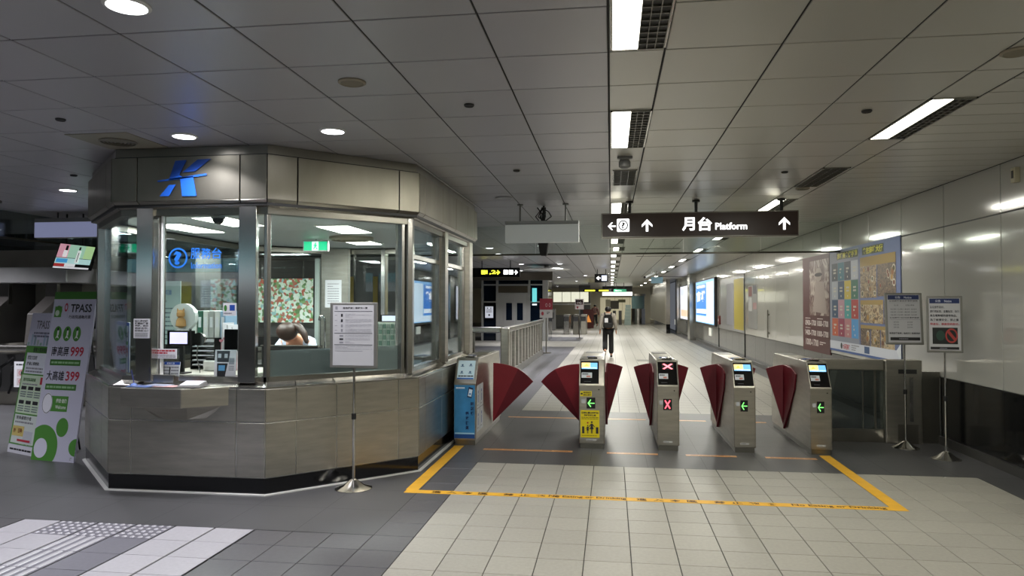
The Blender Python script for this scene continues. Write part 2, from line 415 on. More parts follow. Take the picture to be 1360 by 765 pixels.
# pilaster and far right wall, end wall, left side walls, wall behind the camera
pil = MB().box(3.45, 3.9, 32.5, 33.4, 0, CH).box(3.5, 3.9, 39.2, 40.2, 0, CH).build('trim_1', STEELL); struct(pil)
wf = MB().box(3.0, 3.2, 40, 56, .5, CH).build('wall_right_far', STEELD); struct(wf)
for i in range(22): MB().box(2.97, 3.0, 40.3+i*.7, 40.85+i*.7, .5, 2.3).build('wall_panel', STEEL, wf)
MB().box(2.99, 3.2, 40, 56, 0, .5).build('base_panel', BLKP, wf)
we = MB().box(-15, 4, 61, 61.3, 0, CH).build('wall_end', mat('cream_wall', 'cfc6ac', .5)); struct(we)
for i in range(6): MB().box(-.9+i*.62, -.32+i*.62, 60.95, 61, .3, 2.15).build('wall_panel', mat('cream_panel', 'd8cfae', .5, emit=.35), we)  # end wall panels given a faint glow of their own
wl = MB().box(-15, -14, -7, 66, 0, CH).build('wall_left', mat('left_wall', '6f6e6c', .4)); struct(wl)
wb = MB().box(-15, 4, -7.2, -7, 0, CH).build('wall_rear', mat('rear_wall', '8a8883', .5)); struct(wb)
for i, (x0, x1) in enumerate([(-13.8, -9.6), (-9.4, -5.2), (-5, -1)]):
    t = thing('shop_fascia', 'lit cyan and white shop fascia on the wall behind the photographer, '+['left', 'middle', 'right'][i], 'shop sign', ((x0+x1)/2, -6.99, 2.5)); hx = (x1-x0)/2
    MB().box(-hx, hx, 0, .1, -.42, .40).build('case', GREYP, t); MB().box(-hx+.03, hx-.03, .1, .11, 0, .37).build('cyan_face', glow('7cc4d2', 1.2), t); MB().box(-hx+.03, hx-.03, .1, .11, -.39, -.02).build('white_face', glow('e8e4ea', 1.2), t)
# ================================================================ ceiling lights
def louvre_light(x0, x1, y0, y1, label, power=STRIP_W, vent=False, group='recessed strip lights'):
    t = thing('ceiling_vent' if vent else 'strip_light', label, 'vent' if vent else 'ceiling light', ((x0+x1)/2, (y0+y1)/2, CH), group='square ceiling grilles' if vent else group)
    hx, hy = (x1-x0)/2, (y1-y0)/2
    f = MB(); th = .012
    f.box(-hx, hx, -hy, -hy+th, -.008, 0).box(-hx, hx, hy-th, hy, -.008, 0).box(-hx, -hx+th, -hy, hy, -.008, 0).box(hx-th, hx, -hy, hy, -.008, 0)
    f.build('frame', STEELL, t)
    MB().box(-hx+th, hx-th, -hy+th, hy-th, -.003, -.001).build('backing', DARK, t)
    lv = MB(); xs = -hx+th if vent else 0.0
    n = max(4, int((y1-y0)/.075))
    for i in range(n+1):
        y = -hy+th+(2*hy-2*th)*i/n; lv.box(xs, hx-th, y-.003, y+.003, -.012, -.003)
    for k in range(4):
        x = xs+(hx-th-xs)*k/3; lv.box(x-.002, x+.002, -hy+th, hy-th, -.012, -.003)
    lv.build('louvre', mat('louvre', '8d8b82', .3, .9), t)
    if not vent:
        MB().box(-hx+th, -.002, -hy+th, hy-th, -.006, -.003).build('diffuser', EXGLOW, t)
        if power: alight('lamp', (-hx/2, 0, -.015), hx-th, 2*hy-2*th, power, WARM, t)
    return t
louvre_light(.0, .29, 2.64, 3.83, 'bright louvred strip light overhead, cut by the top edge of the photo')
louvre_light(.0, .29, 5.05, 6.24, 'louvred strip light above the gates, second from the top edge')
louvre_light(.0, .29, 9.66, 10.8, 'louvred strip light partly hidden behind the hanging platform sign')
louvre_light(2.10, 2.39, 5.03, 6.2, 'long bright strip light near the right wall, nearest of that row')
louvre_light(2.10, 2.39, 9.6, 10.8, 'slanting strip light above the right end of the platform sign')
louvre_light(2.10, 2.39, .3, 1.5, 'strip light of the right row beside the photographer'); louvre_light(.0, .29, -3, -1.8, 'strip light of the middle row behind the photographer')
louvre_light(2.10, 2.39, -4.5, -3.3, 'strip light of the right row behind the photographer')
louvre_light(.02, .27, 7.3, 8.2, 'square dark ceiling grille between the strip lights, behind the small sensor box', vent=True)
louvre_light(2.10, 2.36, 7.45, 8.6, 'dark slatted ceiling grille of the right row beyond the bright strip light', vent=True)
louvre_light(2.55, 2.95, 2.9, 4.0, 'ceiling grille at the right edge', vent=True)
ORD = ['first', 'second', 'third', 'fourth', 'fifth', 'sixth', 'seventh', 'eighth', 'ninth', 'tenth', 'eleventh', 'twelfth']
far1 = [(0, 15), (.05, 17.2), (0, 19.6), (0, 22.6), (0, 25.4), (0, 28.5), (0, 32), (0, 36), (0, 40), (0, 45), (0, 50), (0, 56)]
for i, (x, y) in enumerate(far1):
    louvre_light(x, x+.29, y, y+1.1, 'small strip light of the receding middle row, %s beyond the platform sign' % ORD[i], 36, group='far strip lights of the middle row')
for i, y in enumerate([14.4, 18, 22, 26, 30, 35, 40, 46, 52]):
    louvre_light(2.1, 2.4, y, y+1.1, 'small strip light of the receding right row, %s beyond the smoke curtain' % ORD[i], 42, group='far strip lights of the right row')
for i, (x, y) in enumerate([(.9, 14.2), (.9, 17.8), (.9, 20.5)]):
    t = thing('ceiling_slot', 'narrow dark air slot across the corridor ceiling, %s beyond the platform sign' % ORD[i], 'vent', (x+.3, y, CH), group='air slots down the corridor')
    MB().box(-.5, .5, -.07, .07, -.005, 0).build('frame', STEELL, t); MB().box(-.47, .47, -.05, .05, -.008, -.005).build('slot', RUB, t)
def downlight(x, y, label, power=DOWN_W, r=.085, group='round downlights of the left hall'):
    t = thing('downlight', label, 'ceiling light', (x, y, CH), group=group)
    MB().lathe([(r*1.22, 0), (r*1.22, -.006), (r*1.02, -.012), (r*1.02, -.004)], n=24).build('ring', WHITE, t, smooth=True)
    MB().lathe([(r, -.005), (r, -.010), (r*.5, -.0105)], n=24).build('lens', DGLOW, t)
    if power:
        l = bpy.data.lights.new('lamp', 'AREA'); l.shape = 'DISK'; l.size = r*1.9; l.energy = power; l.color = COOL; l.spread = math.radians(125)
        o = bpy.data.objects.new('lamp', l); COL.objects.link(o); o.location = (0, 0, -.016); o.parent = t
    return t
downlight(-2.175, 2.95, 'large round downlight at the top edge left of centre')
downlight(-3.41, 5.33, 'round downlight just above the blue emblem on the booth crown')
downlight(-2.155, 5.33, 'round downlight above the front right of the booth')
downlight(-6.39, 7.67, 'round downlight left of the booth above the hanging blank sign')
downlight(-6.35, 4.4, 'round downlight at the left edge of the photo')
hid = [(-4.6, 2.95), (-7, 1.5), (-4.6, -1), (-1.6, 0), (-9, -2), (-12, 3), (-2, -4), (-6, -4.5), (-10, 0)]  # unseen downlights added to brighten the hall beside and behind the camera
for i, (x, y) in enumerate(hid): downlight(x, y, 'unseen round downlight added as fill, %s of those beside and behind the photographer' % ['first', 'second', 'third', 'fourth', 'fifth', 'sixth', 'seventh', 'eighth', 'ninth'][i], DOWN_W*2, group='added fill downlights out of the frame')
for x, y, d in [(-8.9, 5.3, 'at the far left edge'), (-9.5, 8.5, 'above the ticket machine bay'), (-11, 11.5, 'beyond the far left smoke curtain'), (-6.9, 11.0, 'behind the left end of the booth'), (-10.6, 8.6, 'added as fill above the ticket machine bay'), (-12.2, 7.2, 'added as fill beyond the far left edge'), (-9.2, 11.7, 'added as fill behind the machine bay hood'), (-6.4, 12.9, 'added as fill before the flower mural'), (-2.9, 17, 'seen right of the booth crown end'), (-3, 19, 'second beyond the booth crown end'), (-3, 24, 'above the canopy plate left side'), (-3.6, 28.6, 'before the elevator'), (-1.6, 16.5, 'below the blank grey signboard left end'), (-1.7, 24, 'below the black projector'), (-5, 21, 'left of the exit direction sign'), (-2.6, 36, 'beyond the elevator'), (-1.2, 34, 'left of the small black arrow sign'), (-7, 19, 'behind the flower mural wall'), (-2, 42, 'far beyond the elevator'), (-4, 54, 'near the end wall left part')]:  # extra machine bay, far left and mural downlights added to brighten the left hall
    downlight(x, y, 'small round downlight '+d, DOWN_W*3.2, group='further downlights of the hall')
def disc_fix(name, label, cat, x, y, r, m, group=None, m2=None):
    t = thing(name, label, cat, (x, y, CH), group=group)
    MB().lathe([(r, 0), (r, -.008), (r*.85, -.014), (r*.8, -.008)], n=24).build('ring', m, t, smooth=True)
    MB().lathe([(r*.8, -.004), (r*.8, -.010), (r*.3, -.012)], n=24).build('cover', m2 or m, t, smooth=True)
TAN = mat('speaker_tan', '8f8674', .5); TAN2 = mat('speaker_mesh', '77705f', .7)
disc_fix('ceiling_speaker', 'round tan ceiling speaker above and in front of the booth', 'speaker', -1.565, 4.17, .085, TAN, None, TAN2)
disc_fix('ceiling_speaker', 'round tan ceiling speaker at the right edge of the photo', 'speaker', 2.17, 4.15, .085, TAN, None, TAN2)
disc_fix('ceiling_speaker', 'round ceiling speaker beside the far right grille', 'speaker', 2.23, 8.75, .08, TAN, None, TAN2)
disc_fix('ceiling_speaker', 'round ceiling speaker beyond the right end of the booth crown', 'speaker', -1.35, 9.0, .11, CEILL, None, CEILL)
for x, y, d in [(-4.0, 4.72, 'at far left above the square air vent'), (-.954, 4.76, 'between the tan speaker and the strip lights'), (-.946, 7.17, 'above the right end of the booth'), (1.784, 5.29, 'left of the long right strip light'), (1.77, 7.63, 'left of the right ceiling grille'), (-5.6, 6.8, 'above the left end of the booth')]:
    disc_fix('ceiling_sensor', 'tiny dark round ceiling sensor '+d, 'sensor', x, y, .035, DARK, 'small dark ceiling sensors', RUB)
t = thing('air_vent', 'square ceiling plate with a round ribbed air diffuser above the booth', 'vent', (-4.06, 5.42, CH))
MB().box(-.27, .27, -.27, .27, -.006, 0).build('plate', mat('vent_plate', '8d8877', .45), t)
v = MB()
for k in range(5): v.lathe([(.145-.028*k, -.006), (.145-.028*k, -.016+.0*k), (.13-.028*k, -.02), (.13-.028*k, -.008)], n=24)
v.build('diffuser', mat('vent_rings', '6e6a5d', .4), t, smooth=True)
t = thing('sensor_box', 'small grey sensor box with a round head between the strip light and grille', 'sensor', (.13, 6.75, CH))
MB().box(-.07, .07, -.13, -.08, -.02, 0).build('plate', GREYP, t, bevel=.003); MB().lathe([(.04, 0), (.055, -.03), (.055, -.075), (.03, -.09)], n=16).build('head', GREYP, t, smooth=True)
t = thing('motion_detector', 'small dark motion detector on the left hall ceiling', 'sensor', (-8.0, 8.3, CH)); MB().box(-.09, .09, -.06, .06, -.04, 0).build('case', GREYP, t, bevel=.01); MB().lathe([(.03, -.04), (.025, -.055)], n=12).build('lens', RUB, t)
t = thing('dome_camera', 'black dome camera under the header of the booth front window', 'camera', (-3.5, 6.0, 2.39)); MB().lathe([(.06, 0), (.06, -.02)], n=20).build('base', GREYP, t); MB().lathe([(.052, -.02), (.048, -.045), (.03, -.065), (.008, -.072)], n=20).build('dome', BLACK, t, smooth=True)
t = thing('wall_sensor', 'small beige sensor box high on the right wall', 'sensor', (3.75, 7.2, 2.80)); MB().box(-.05, 0, -.035, .035, -.07, .07).build('case', mat('beige', 'b0a98f', .5), t, bevel=.005); MB().box(-.055, -.05, -.015, .015, -.03, .04).build('lens', DARK, t)
# ================================================================ information booth
OC = [(-5.36, 6.71), (-4.31, 5.67), (-2.87, 5.67), (-1.83, 6.71), (-1.83, 9.72), (-2.87, 10.76), (-4.31, 10.76), (-5.36, 9.72)]
def inset(d):
    n = len(OC); out = []
    L = []
    for i in range(n):
        p = Vector(OC[i]); q = Vector(OC[(i+1) % n]); e = (q-p).normalized(); nn = Vector((-e.y, e.x)); L.append((p+nn*d, e))
    for i in range(n):
        p, e = L[i-1]; q, f = L[i]; den = e.x*f.y-e.y*f.x; t_ = ((q.x-p.x)*f.y-(q.y-p.y)*f.x)/den; out.append(p+e*t_)
    return out
def P3(v, z): return (v[0], v[1], z)
bo = thing('information_booth', 'octagonal stainless steel information booth with glass windows and blue emblem', 'booth', (0, 0, 0))
def ring(z0, d0, z1, d1, m, name, th=.03):
    A, B, C, D = inset(d0), inset(d1), inset(d1+th), inset(d0+th); n = 8; b = MB()
    vs = [P3(p, z0) for p in A]+[P3(p, z1) for p in B]+[P3(p, z1) for p in C]+[P3(p, z0) for p in D]; fs = []
    for i in range(n):
        j = (i+1) % n
        for k in range(4): fs.append((k*n+i, k*n+j, ((k+1) % 4)*n+j, ((k+1) % 4)*n+i))
    return b.add(vs, fs).build(name, m, bo)
def panels(i, z0, d0, z1, d1, splits, m, name, th=.02, g=.005):
    A0, A1, B0, B1 = inset(d0), inset(d1), inset(d0+th), inset(d1+th); j = (i+1) % 8
    L = (A0[j]-A0[i]).length
    for s0, s1 in zip(splits, splits[1:]):
        t0, t1 = s0+g/L, s1-g/L
        f = lambda P, t: P[i].lerp(P[j], t)
        MB().hexa([P3(f(A0, t0), z0), P3(f(A0, t1), z0), P3(f(B0, t1), z0), P3(f(B0, t0), z0)], [P3(f(A1, t0), z1), P3(f(A1, t1), z1), P3(f(B1, t1), z1), P3(f(B1, t0), z1)]).build(name, m, bo, bevel=.002)
SPL = {0: [0, .25, .75, 1], 1: [0, .15, .82, 1], 2: [0, .18, .43, .85, 1], 3: [0, .08, .31, .54, .77, 1], 4: [0, .5, 1], 5: [0, .5, 1], 6: [0, .5, 1], 7: [0, .31, .54, .77, 1]}
CSP = {0: [0, .8, 1], 1: [0, .17, .83, 1], 2: [0, .18, .85, 1], 3: [0, .07, .32, .55, .78, .94, 1], 4: [0, 1], 5: [0, 1], 6: [0, 1], 7: [0, .5, 1]}
ring(0, -.02, .01, -.02, WHITE, 'floor_trim', .04)
ring(.01, .01, .135, .01, BLACK, 'plinth', .05)
ring(.14, .004, .9, .004, STEELL, 'base_core', .03)
for i in range(8):
    panels(i, .147, 0, .600, 0, SPL[i], STEEL, 'base_panel')
    panels(i, .611, 0, .884, 0, SPL[i], STEEL, 'base_panel')
    panels(i, .888, .002, .94, .125, SPL[i], STEELL, 'shelf_panel')
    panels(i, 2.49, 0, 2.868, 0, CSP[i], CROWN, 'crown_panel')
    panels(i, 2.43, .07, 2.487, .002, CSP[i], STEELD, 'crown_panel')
ring(2.44, .03, 2.88, .03, DARK, 'crown_core', .02)
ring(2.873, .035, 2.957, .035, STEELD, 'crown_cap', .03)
ring(.93, .11, .975, .11, STEELL, 'sill', .07)
ring(2.375, .085, 2.44, .085, STEELD, 'window_header', .1)
# panes and posts
WI = inset(.14); WJ = inset(.146)
def pane(i, t0, t1, z0, z1, m=GLASSB, name='window_pane'):
    j = (i+1) % 8; f = lambda P, t: P[i].lerp(P[j], t)
    return MB().hexa([P3(f(WI, t0), z0), P3(f(WI, t1), z0), P3(f(WJ, t1), z0), P3(f(WJ, t0), z0)], [P3(f(WI, t0), z1), P3(f(WI, t1), z1), P3(f(WJ, t1), z1), P3(f(WJ, t0), z1)]).build(name, m, bo)
def post(i, t0, t1, d0=.05, d1=.2, m=POLISH, z0=.93, z1=2.44, name='window_post'):
    A, B = inset(d0), inset(d1); j = (i+1) % 8; f = lambda P, t: P[i].lerp(P[j], t)
    return MB().hexa([P3(f(A, t0), z0), P3(f(A, t1), z0), P3(f(B, t1), z0), P3(f(B, t0), z0)], [P3(f(A, t0), z1), P3(f(A, t1), z1), P3(f(B, t1), z1), P3(f(B, t0), z1)]).build(name, m, bo, bevel=.004)
pane(0, 0, 1, .975, 2.375)
pane(1, 0, .10, .975, 2.375); pane(1, .24, .80, 1.10, 2.375); pane(1, .93, 1, .975, 2.375)
pane(2, 0, 1, .975, 2.375)
post(1, .135, .245); post(1, .815, .93); post(1, .25, .262, .13, .16, WHITE, name='frame_strip'); post(1, .80, .808, .13, .16, WHITE, name='frame_strip')
post(1, .975, 1.0, .11, .17, STEELL); post(2, 0, .02, .11, .17, STEELL)
post(2, .93, .955, .1, .18, STEELL); post(2, .965, 1.0, .08, .2, STEELL); post(3, 0, .022, .08, .2, STEELL)
post(0, 0, .05, .08, .2, STEELL); post(7, .96, 1, .08, .2, STEELL)
for a_, b_ in ((.04, .42), (.5, .9)):
    pane(3, a_, b_, .975, 2.05); pane(3, a_, b_, 2.1, 2.375)
    post(3, a_, b_, .12, .17, STEELL, 2.05, 2.1, 'transom')
for t_ in (.03, .43, .50, .91): post(3, t_, t_+.018, .12, .17, STEELL)
post(3, .445, .495, .06, .2, STEEL); post(3, .93, 1, .06, .2, STEEL)
pane(4, 0, 1, .975, 2.375); pane(7, .05, 1, .975, 2.375)
pane(5, .1, .36, .975, 2.375); pane(5, .42, .95, .975, 2.375); pane(6, .1, .95, .975, 2.375)
for t_ in (.0, .37, .95): post(5, t_, t_+.05, .08, .2, POLISH)
post(6, 0, .09, .08, .2, POLISH); post(6, .95, 1, .08, .2); post(7, 0, .05, .08, .2); post(4, 0, .1, .08, .2); post(4, .9, 1, .08, .2)
pane(2, .005, .93, .977, 1.2, FROST, 'frosted_film').location = (-.006, .006, 0)
pane(3, .05, .42, .977, 1.17, FROST, 'frosted_film').location = (-.012, 0, 0); pane(3, .52, .9, .977, 1.17, FROST, 'frosted_film').location = (-.012, 0, 0)
# interior shell
def octprism(d, z0, z1, m, name):
    p = inset(d); MB().hexa([P3(v, z0) for v in p], [P3(v, z1) for v in p]).build(name, m, bo)
octprism(.12, 2.46, 2.5, mat('booth_ceiling', 'c2c5c2', .4), 'inner_ceiling')
octprism(.16, .05, .20, DARK, 'inner_floor')
MB().box(-4.4, -3.97, 10.45, 10.55, .09, 2.45).build('partition', STEEL, bo, bevel=.004); MB().box(-4.5, -4.44, 10.45, 10.52, .09, 2.3).build('door_frame', WHITE, bo)
# blue emblem on the crown
BLU = flat('1a55b4', .45); BLUD = flat('143f90', .45)
a = Art((-3.865, 5.664, 2.525), (1, 0, 0), (0, 0, 1)); a.step = .003
def kp(pts, m): a.poly([((x-857)/273*.49, (320-y)/185*.315) for x, y in pts], m)
kp([(948, 140), (1007, 138), (968, 214), (914, 238)], BLUD); kp([(1062, 137), (1132, 135), (1050, 196), (984, 200)], BLUD)
kp([(857, 238), (1108, 208), (1108, 218), (857, 246)][::-1], BLU); kp([(916, 262), (952, 260), (916, 318), (868, 318)][::-1], BLU); kp([(972, 224), (1040, 220), (1058, 320), (985, 320)][::-1], BLU)
kp([(916, 238), (968, 212), (985, 222), (975, 232)][::-1], BLU)
a.build('emblem', bo)
# blue lettering on the front pane
a = Art((-3.86, 5.805, 1.93), (1, 0, 0), (0, 0, 1)); a.step = .003; BL = flat('2c7fe6', .4)
a.ring(.10, .075, .075, .09, BL, 1, 1.0); a.text('?', .06, .135, .015, .135, BL, 2, .05)
for i, ch in enumerate('服務台'): a.text(ch, .22+i*.1, .308+i*.1, .065, .16, BL, 1, .008)
a.text('Information', .225, .51, -.02, .035, BL, 1, .01); a.build('lettering', bo)
# tray counter on the front
tr = MB(); pt = [(-4.12, 5.74), (-4.05, 5.47), (-3.48, 5.43), (-3.12, 5.74)]
tr.hexa([(x, y, .745) for x, y in pt], [(x, y, .905) for x, y in pt])
tr.hexa([(-3.85, 5.66, .63), (-3.75, 5.64, .62), (-3.55, 5.64, .62), (-3.4, 5.66, .63)], [(-4.0, 5.68, .745), (-3.95, 5.56, .745), (-3.5, 5.54, .745), (-3.24, 5.68, .745)])  # underside taper shaped after the shadow below the tray
tr.build('counter_tray', STEEL, bo, bevel=.006, seg=2)
MB().box(-4.0, -3.4, 5.48, 5.76, .906, .909).build('tray_top', STEELL, bo)
MB().box(-4.03, -3.75, 5.74, 5.78, .91, .99).build('speak_grille', STEELL, bo, bevel=.004)
# notice on the left post
t = thing('paper_notice', 'small white paper notice with black characters taped to the left front post', 'notice', (-4.035, 5.714, 1.39))
MB().box(-.075, .075, -.002, 0, -.085, .085).build('sheet', PAPER, t)
a = Art((-.075, -.002, -.085), (1, 0, 0), (0, 0, 1), .15, .17)
for i, s_ in enumerate(['請依序排隊', '購票請備妥', '零錢，多謝', '您的合作，', '祝您順心！']): a.text(s_, .08, .92, .83-i*.125, .93-i*.125, flat('1b1b1f'), 1, .03)
a.lines(.1, .9, .05, .28, 4, flat('77777c'), 1, .5, 3); a.build('print', t)
# ceiling lights in the booth
for x0, x1, y0, y1, lb in [(-4.9, -4.5, 7.0, 7.9, 'left'), (-4.1, -3.7, 6.5, 7.3, 'front'), (-3.2, -2.8, 7.4, 8.2, 'right'), (-3.6, -3.2, 9.0, 9.8, 'rear')]:
    t = thing('panel_light', 'bright flat panel light in the '+lb+' part of the booth ceiling', 'ceiling light', ((x0+x1)/2, (y0+y1)/2, 2.46), group='panel lights inside the booth')
    hx, hy = (x1-x0)/2, (y1-y0)/2
    MB().box(-hx, hx, -hy, hy, -.012, 0).build('frame', WHITE, t); MB().box(-hx+.02, hx-.02, -hy+.02, hy-.02, -.016, -.012).build('diffuser', EXGLOW, t)
    alight('lamp', (0, 0, -.02), 2*hx-.06, 2*hy-.06, BOOTH_W, (.96, 1, .97), t)
t = thing('ceiling_air_unit', 'round ribbed air vent on the booth ceiling seen through the right window', 'vent', (-3.3, 8.8, 2.46)); v = MB()
for k in range(4): v.lathe([(.28-.06*k, 0), (.28-.06*k, -.03), (.25-.06*k, -.045), (.25-.06*k, -.01)], n=28)
v.build('diffuser', mat('vent_tan', 'a09a86', .4), t, smooth=True)
def exit_sign(label, x, y, z, wd, h, rz=0):
    t = thing('exit_sign', label, 'sign', (x, y, z), rz)
    MB().box(-wd/2, wd/2, 0, .04, -h/2, h/2).build('case', WHITE, t, bevel=.004)
    a = Art((-wd/2, 0, -h/2), (1, 0, 0), (0, 0, 1), wd, h); G = glow('1fc48a', .9); W = glow('e8fff4', .9)
    a.rect(.04, .36, .1, .9, G); a.rect(.62, .96, .1, .9, G); a.rect(.36, .62, .1, .9, W)
    a.disc(.5, .74, .03, G, 2, .075); a.poly([(.46, .66), (.53, .66), (.53, .42), (.46, .42)][::-1], G, 2)
    a.poly([(.53, .62), (.58, .5), (.565, .46), (.51, .56)], G, 2); a.poly([(.46, .62), (.40, .54), (.41, .5), (.48, .56)], G, 2)
    a.poly([(.46, .44), (.40, .2), (.44, .2), (.51, .42)], G, 2); a.poly([(.49, .44), (.56, .32), (.60, .2), (.54, .2)][::-1], G, 2); a.build('pictogram', t)
    MB().cyl((0, .02, h/2), (0, .02, 2.46-z), .006, n=8).build('rod', GREYP, t)
exit_sign('green and white emergency exit sign hanging inside the booth', -3.87, 9.0, 2.37, .35, .145)
# ================================================================ things in the booth window
def desk(name, label, x0, x1, y0, y1, z, m, front=None):
    t = thing(name, label, 'desk', ((x0+x1)/2, (y0+y1)/2, .09)); hx, hy = (x1-x0)/2, (y1-y0)/2
    MB().box(-hx, hx, -hy, hy, z-.13, z-.09).build('worktop', m, t, bevel=.004)
    MB().box(-hx, -hx+.03, -hy, hy, 0, z-.13).box(hx-.03, hx, -hy, hy, 0, z-.13).box(-hx, hx, hy-.03, hy, 0, z-.13).build('side_panel', front or m, t)
    return t
desk('service_desk', 'pale service desk behind the front booth window', -4.15, -3.2, 5.98, 6.75, .97, mat('desk_white', 'b6b5a8', .4))
desk('work_desk', 'dark work desk the booth clerk leans over', -3.95, -2.65, 7.15, 7.75, .97, DARK)
def board(name, label, cat, x, y, z, wd, h, tilt=0, rz=0, m=PAPER, th=.006, group=None):
    t = thing(name, label, cat, (x, y, z), rz, group); c, s_ = math.cos(tilt), math.sin(tilt)
    MB().hexa([(-wd/2, 0, 0), (wd/2, 0, 0), (wd/2, th, 0), (-wd/2, th, 0)], [(-wd/2, h*s_, h*c), (wd/2, h*s_, h*c), (wd/2, h*s_+th, h*c), (-wd/2, h*s_+th, h*c)]).build('panel', m, t)
    return t, Art((-wd/2, 0, 0), (1, 0, 0), (0, s_, c), wd, h)
TX = flat('26262c'); TG = flat('8a8a90'); TR = flat('b02030'); TB = flat('2149a0'); GR = flat('3c7d34'); GRD = flat('2d6628')
t, a = board('red_text_notice', 'small white notice with red text lines low on the front window', 'notice', -3.86, 5.79, 1.125, .21, .085)
a.lines(.05, .95, .45, .92, 2, TR, 1, .7, 2); a.lines(.05, .95, .08, .42, 3, TG, 1, .5, 4); a.build('print', t)
t, a = board('fare_card', 'white card with a blue header standing in the window below the red text notice', 'notice', -3.87, 5.86, .92, .18, .17, .15)
a.rect(0, 1, .85, 1, TB); a.text('服務項目', .3, .7, .88, .97, flat('e8e8f0'), 2); a.lines(.08, .45, .15, .8, 4, TG, 1, .5, 5); a.lines(.55, .95, .15, .8, 4, TG, 1, .5, 6); a.rect(.45, .52, .3, .75, TX); a.rect(.1, .9, .0, .1, TX); a.build('print', t)
t, a = board('machine_flyer', 'white flyer picturing a card terminal, right side of the front window', 'notice', -3.35, 5.86, .92, .2, .28, .1)
a.poly([(.08, .97), (.70, .97), (.66, .62), (.12, .62)][::-1], flat('3c3f46')); a.rect(.15, .3, .75, .88, flat('c8ccd4'), 2); a.rect(.45, .6, .75, .88, flat('c8ccd4'), 2)
a.poly([(.12, .58), (.62, .58), (.5, .08), (.16, .08)][::-1], flat('23252a')); a.rect(.2, .5, .35, .52, flat('5fa0cf'), 2); a.rect(.68, .92, .55, .75, flat('9aa0a8')); a.lines(.68, .92, .35, .52, 3, TG, 1, .5, 9); a.build('print', t)
t, a = board('service_list_poster', 'tall pale green service list poster behind the left half of the front window', 'poster', -4.17, 6.3, 1.22, .24, .6, 0, 0, mat('pale_green', '9fb4b0', .5))
a.text('服務項目', .1, .6, .78, .86, flat('28589a')); a.text('購票加值', .1, .45, .66, .7, TX); a.lines(.1, .75, .05, .6, 8, flat('4a5d66'), 1, .3, 7); a.build('print', t)
t, a = board('green_sticker', 'small white sticker with a green logo at the right edge of front window', 'sticker', -3.27, 5.80, 1.50, .12, .11)
a.disc(.18, .6, .12, GR, 1, .25); a.rect(.5, .9, .4, .85, TB, 1); a.lines(.05, .95, .08, .3, 1, TG, 1); a.build('print', t)
t, a = board('wall_notice', 'white notice sheet on the booth partition left of the round top stand', 'notice', -4.2, 10.44, 1.55, .26, .42)
a.lines(.15, .85, .1, .9, 9, TG, 1, .3, 11); a.build('print', t)
t = thing('customer_display', 'small black customer screen with a pale lit panel', 'screen', (-3.88, 6.05, .97))
MB().box(-.02, .02, 0, .03, 0, .25).box(-.07, .07, -.05, .06, 0, .012).build('stand', RUB, t); MB().box(-.13, .13, -.015, .015, .25, .39).build('case', BLACK, t, bevel=.004)
MB().box(-.10, .07, -.018, -.015, .27, .375).build('screen', glow('d9cdf3', .9), t)
t = thing('round_display_case', 'round clear case holding a small brown dog figure atop the screen', 'ornament', (-3.90, 6.12, 1.362))
MB().cyl((0, -.02, .12), (0, .03, .12), .125, n=28).build('ring', mat('pale_acrylic', 'd4dad6', .2), t); MB().lathe([(.06, 0), (.05, .01)], (0, -.02, -.005), n=16).build('base', WHITE, t)
tn = mat('dog_tan', 'b98d55', .7); d = MB(); d.lathe([(.012, .0), (.045, .02), (.04, .07), (.02, .1)], (0, -.045, .02), n=12); d.lathe([(.01, .09), (.035, .11), (.035, .14), (.012, .165)], (0, -.05, .02), n=12); d.cyl((-.025, -.05, .17), (-.032, -.05, .2), .012, .003, 6); d.cyl((.025, -.05, .17), (.032, -.05, .2), .012, .003, 6); d.build('dog_figure', tn, t, smooth=True)
t = thing('desk_mirror', 'round silver desk mirror on a thin gooseneck', 'mirror', (-3.74, 6.1, .97)); MB().tube([(0, .03, 0), (-.03, .02, .15), (-.01, .01, .28)], .005).build('gooseneck', GREYP, t); MB().cyl((0, 0, .31), (0, .02, .31), .06, n=20).build('head', STEELL, t)
t = thing('cash_printer', 'white receipt printer on the service desk', 'printer', (-3.72, 6.36, .97)); MB().box(-.09, .09, -.08, .08, 0, .1).build('case', WHITE, t, bevel=.012); MB().box(-.07, .07, -.05, .06, .1, .115).build('lid', DARK, t)
t = thing('letter_tray', 'stack of black letter trays with white papers', 'tray', (-3.92, 6.6, .97))
for k in range(6): MB().box(-.12, .12, -.14, .14, .03+.045*k, .036+.045*k).build('tray', RUB, t); MB().box(-.11, .11, -.13, .13, .037+.045*k, .05+.045*k).build('papers', PAPER, t)
MB().box(-.125, -.12, -.14, .14, 0, .3).box(.12, .125, -.14, .14, 0, .3).build('side', RUB, t)
for i in range(6):
    t = thing('binder', ['white', 'dark green', 'white', 'pale grey', 'white', 'light blue'][i]+' ring binder standing on the letter trays, number %s from left' % ['one', 'two', 'three', 'four', 'five', 'six'][i], 'binder', (-4.06+.06*i, 6.6, 1.275), group='binders on the trays')
    MB().box(0, .052, -.1, .12, 0, .26).build('cover', [WHITE, flat('1f5a45'), WHITE, flat('a9aaa6'), WHITE, flat('8fb0cc')][i], t, bevel=.003); MB().box(.012, .04, -.102, -.1, .1, .2).build('spine_label', PAPER, t)
t = thing('file_rack', 'clear wire rack with white sheets and pink flowers on the desk right', 'rack', (-3.6, 6.52, .97))
for k in range(4): MB().box(-.1+.05*k, -.085+.05*k, -.1, .1, 0, .45-.02*k).build('sheet', PAPER, t)
MB().box(-.12, .12, -.12, .12, 0, .01).build('base', WHITE, t)
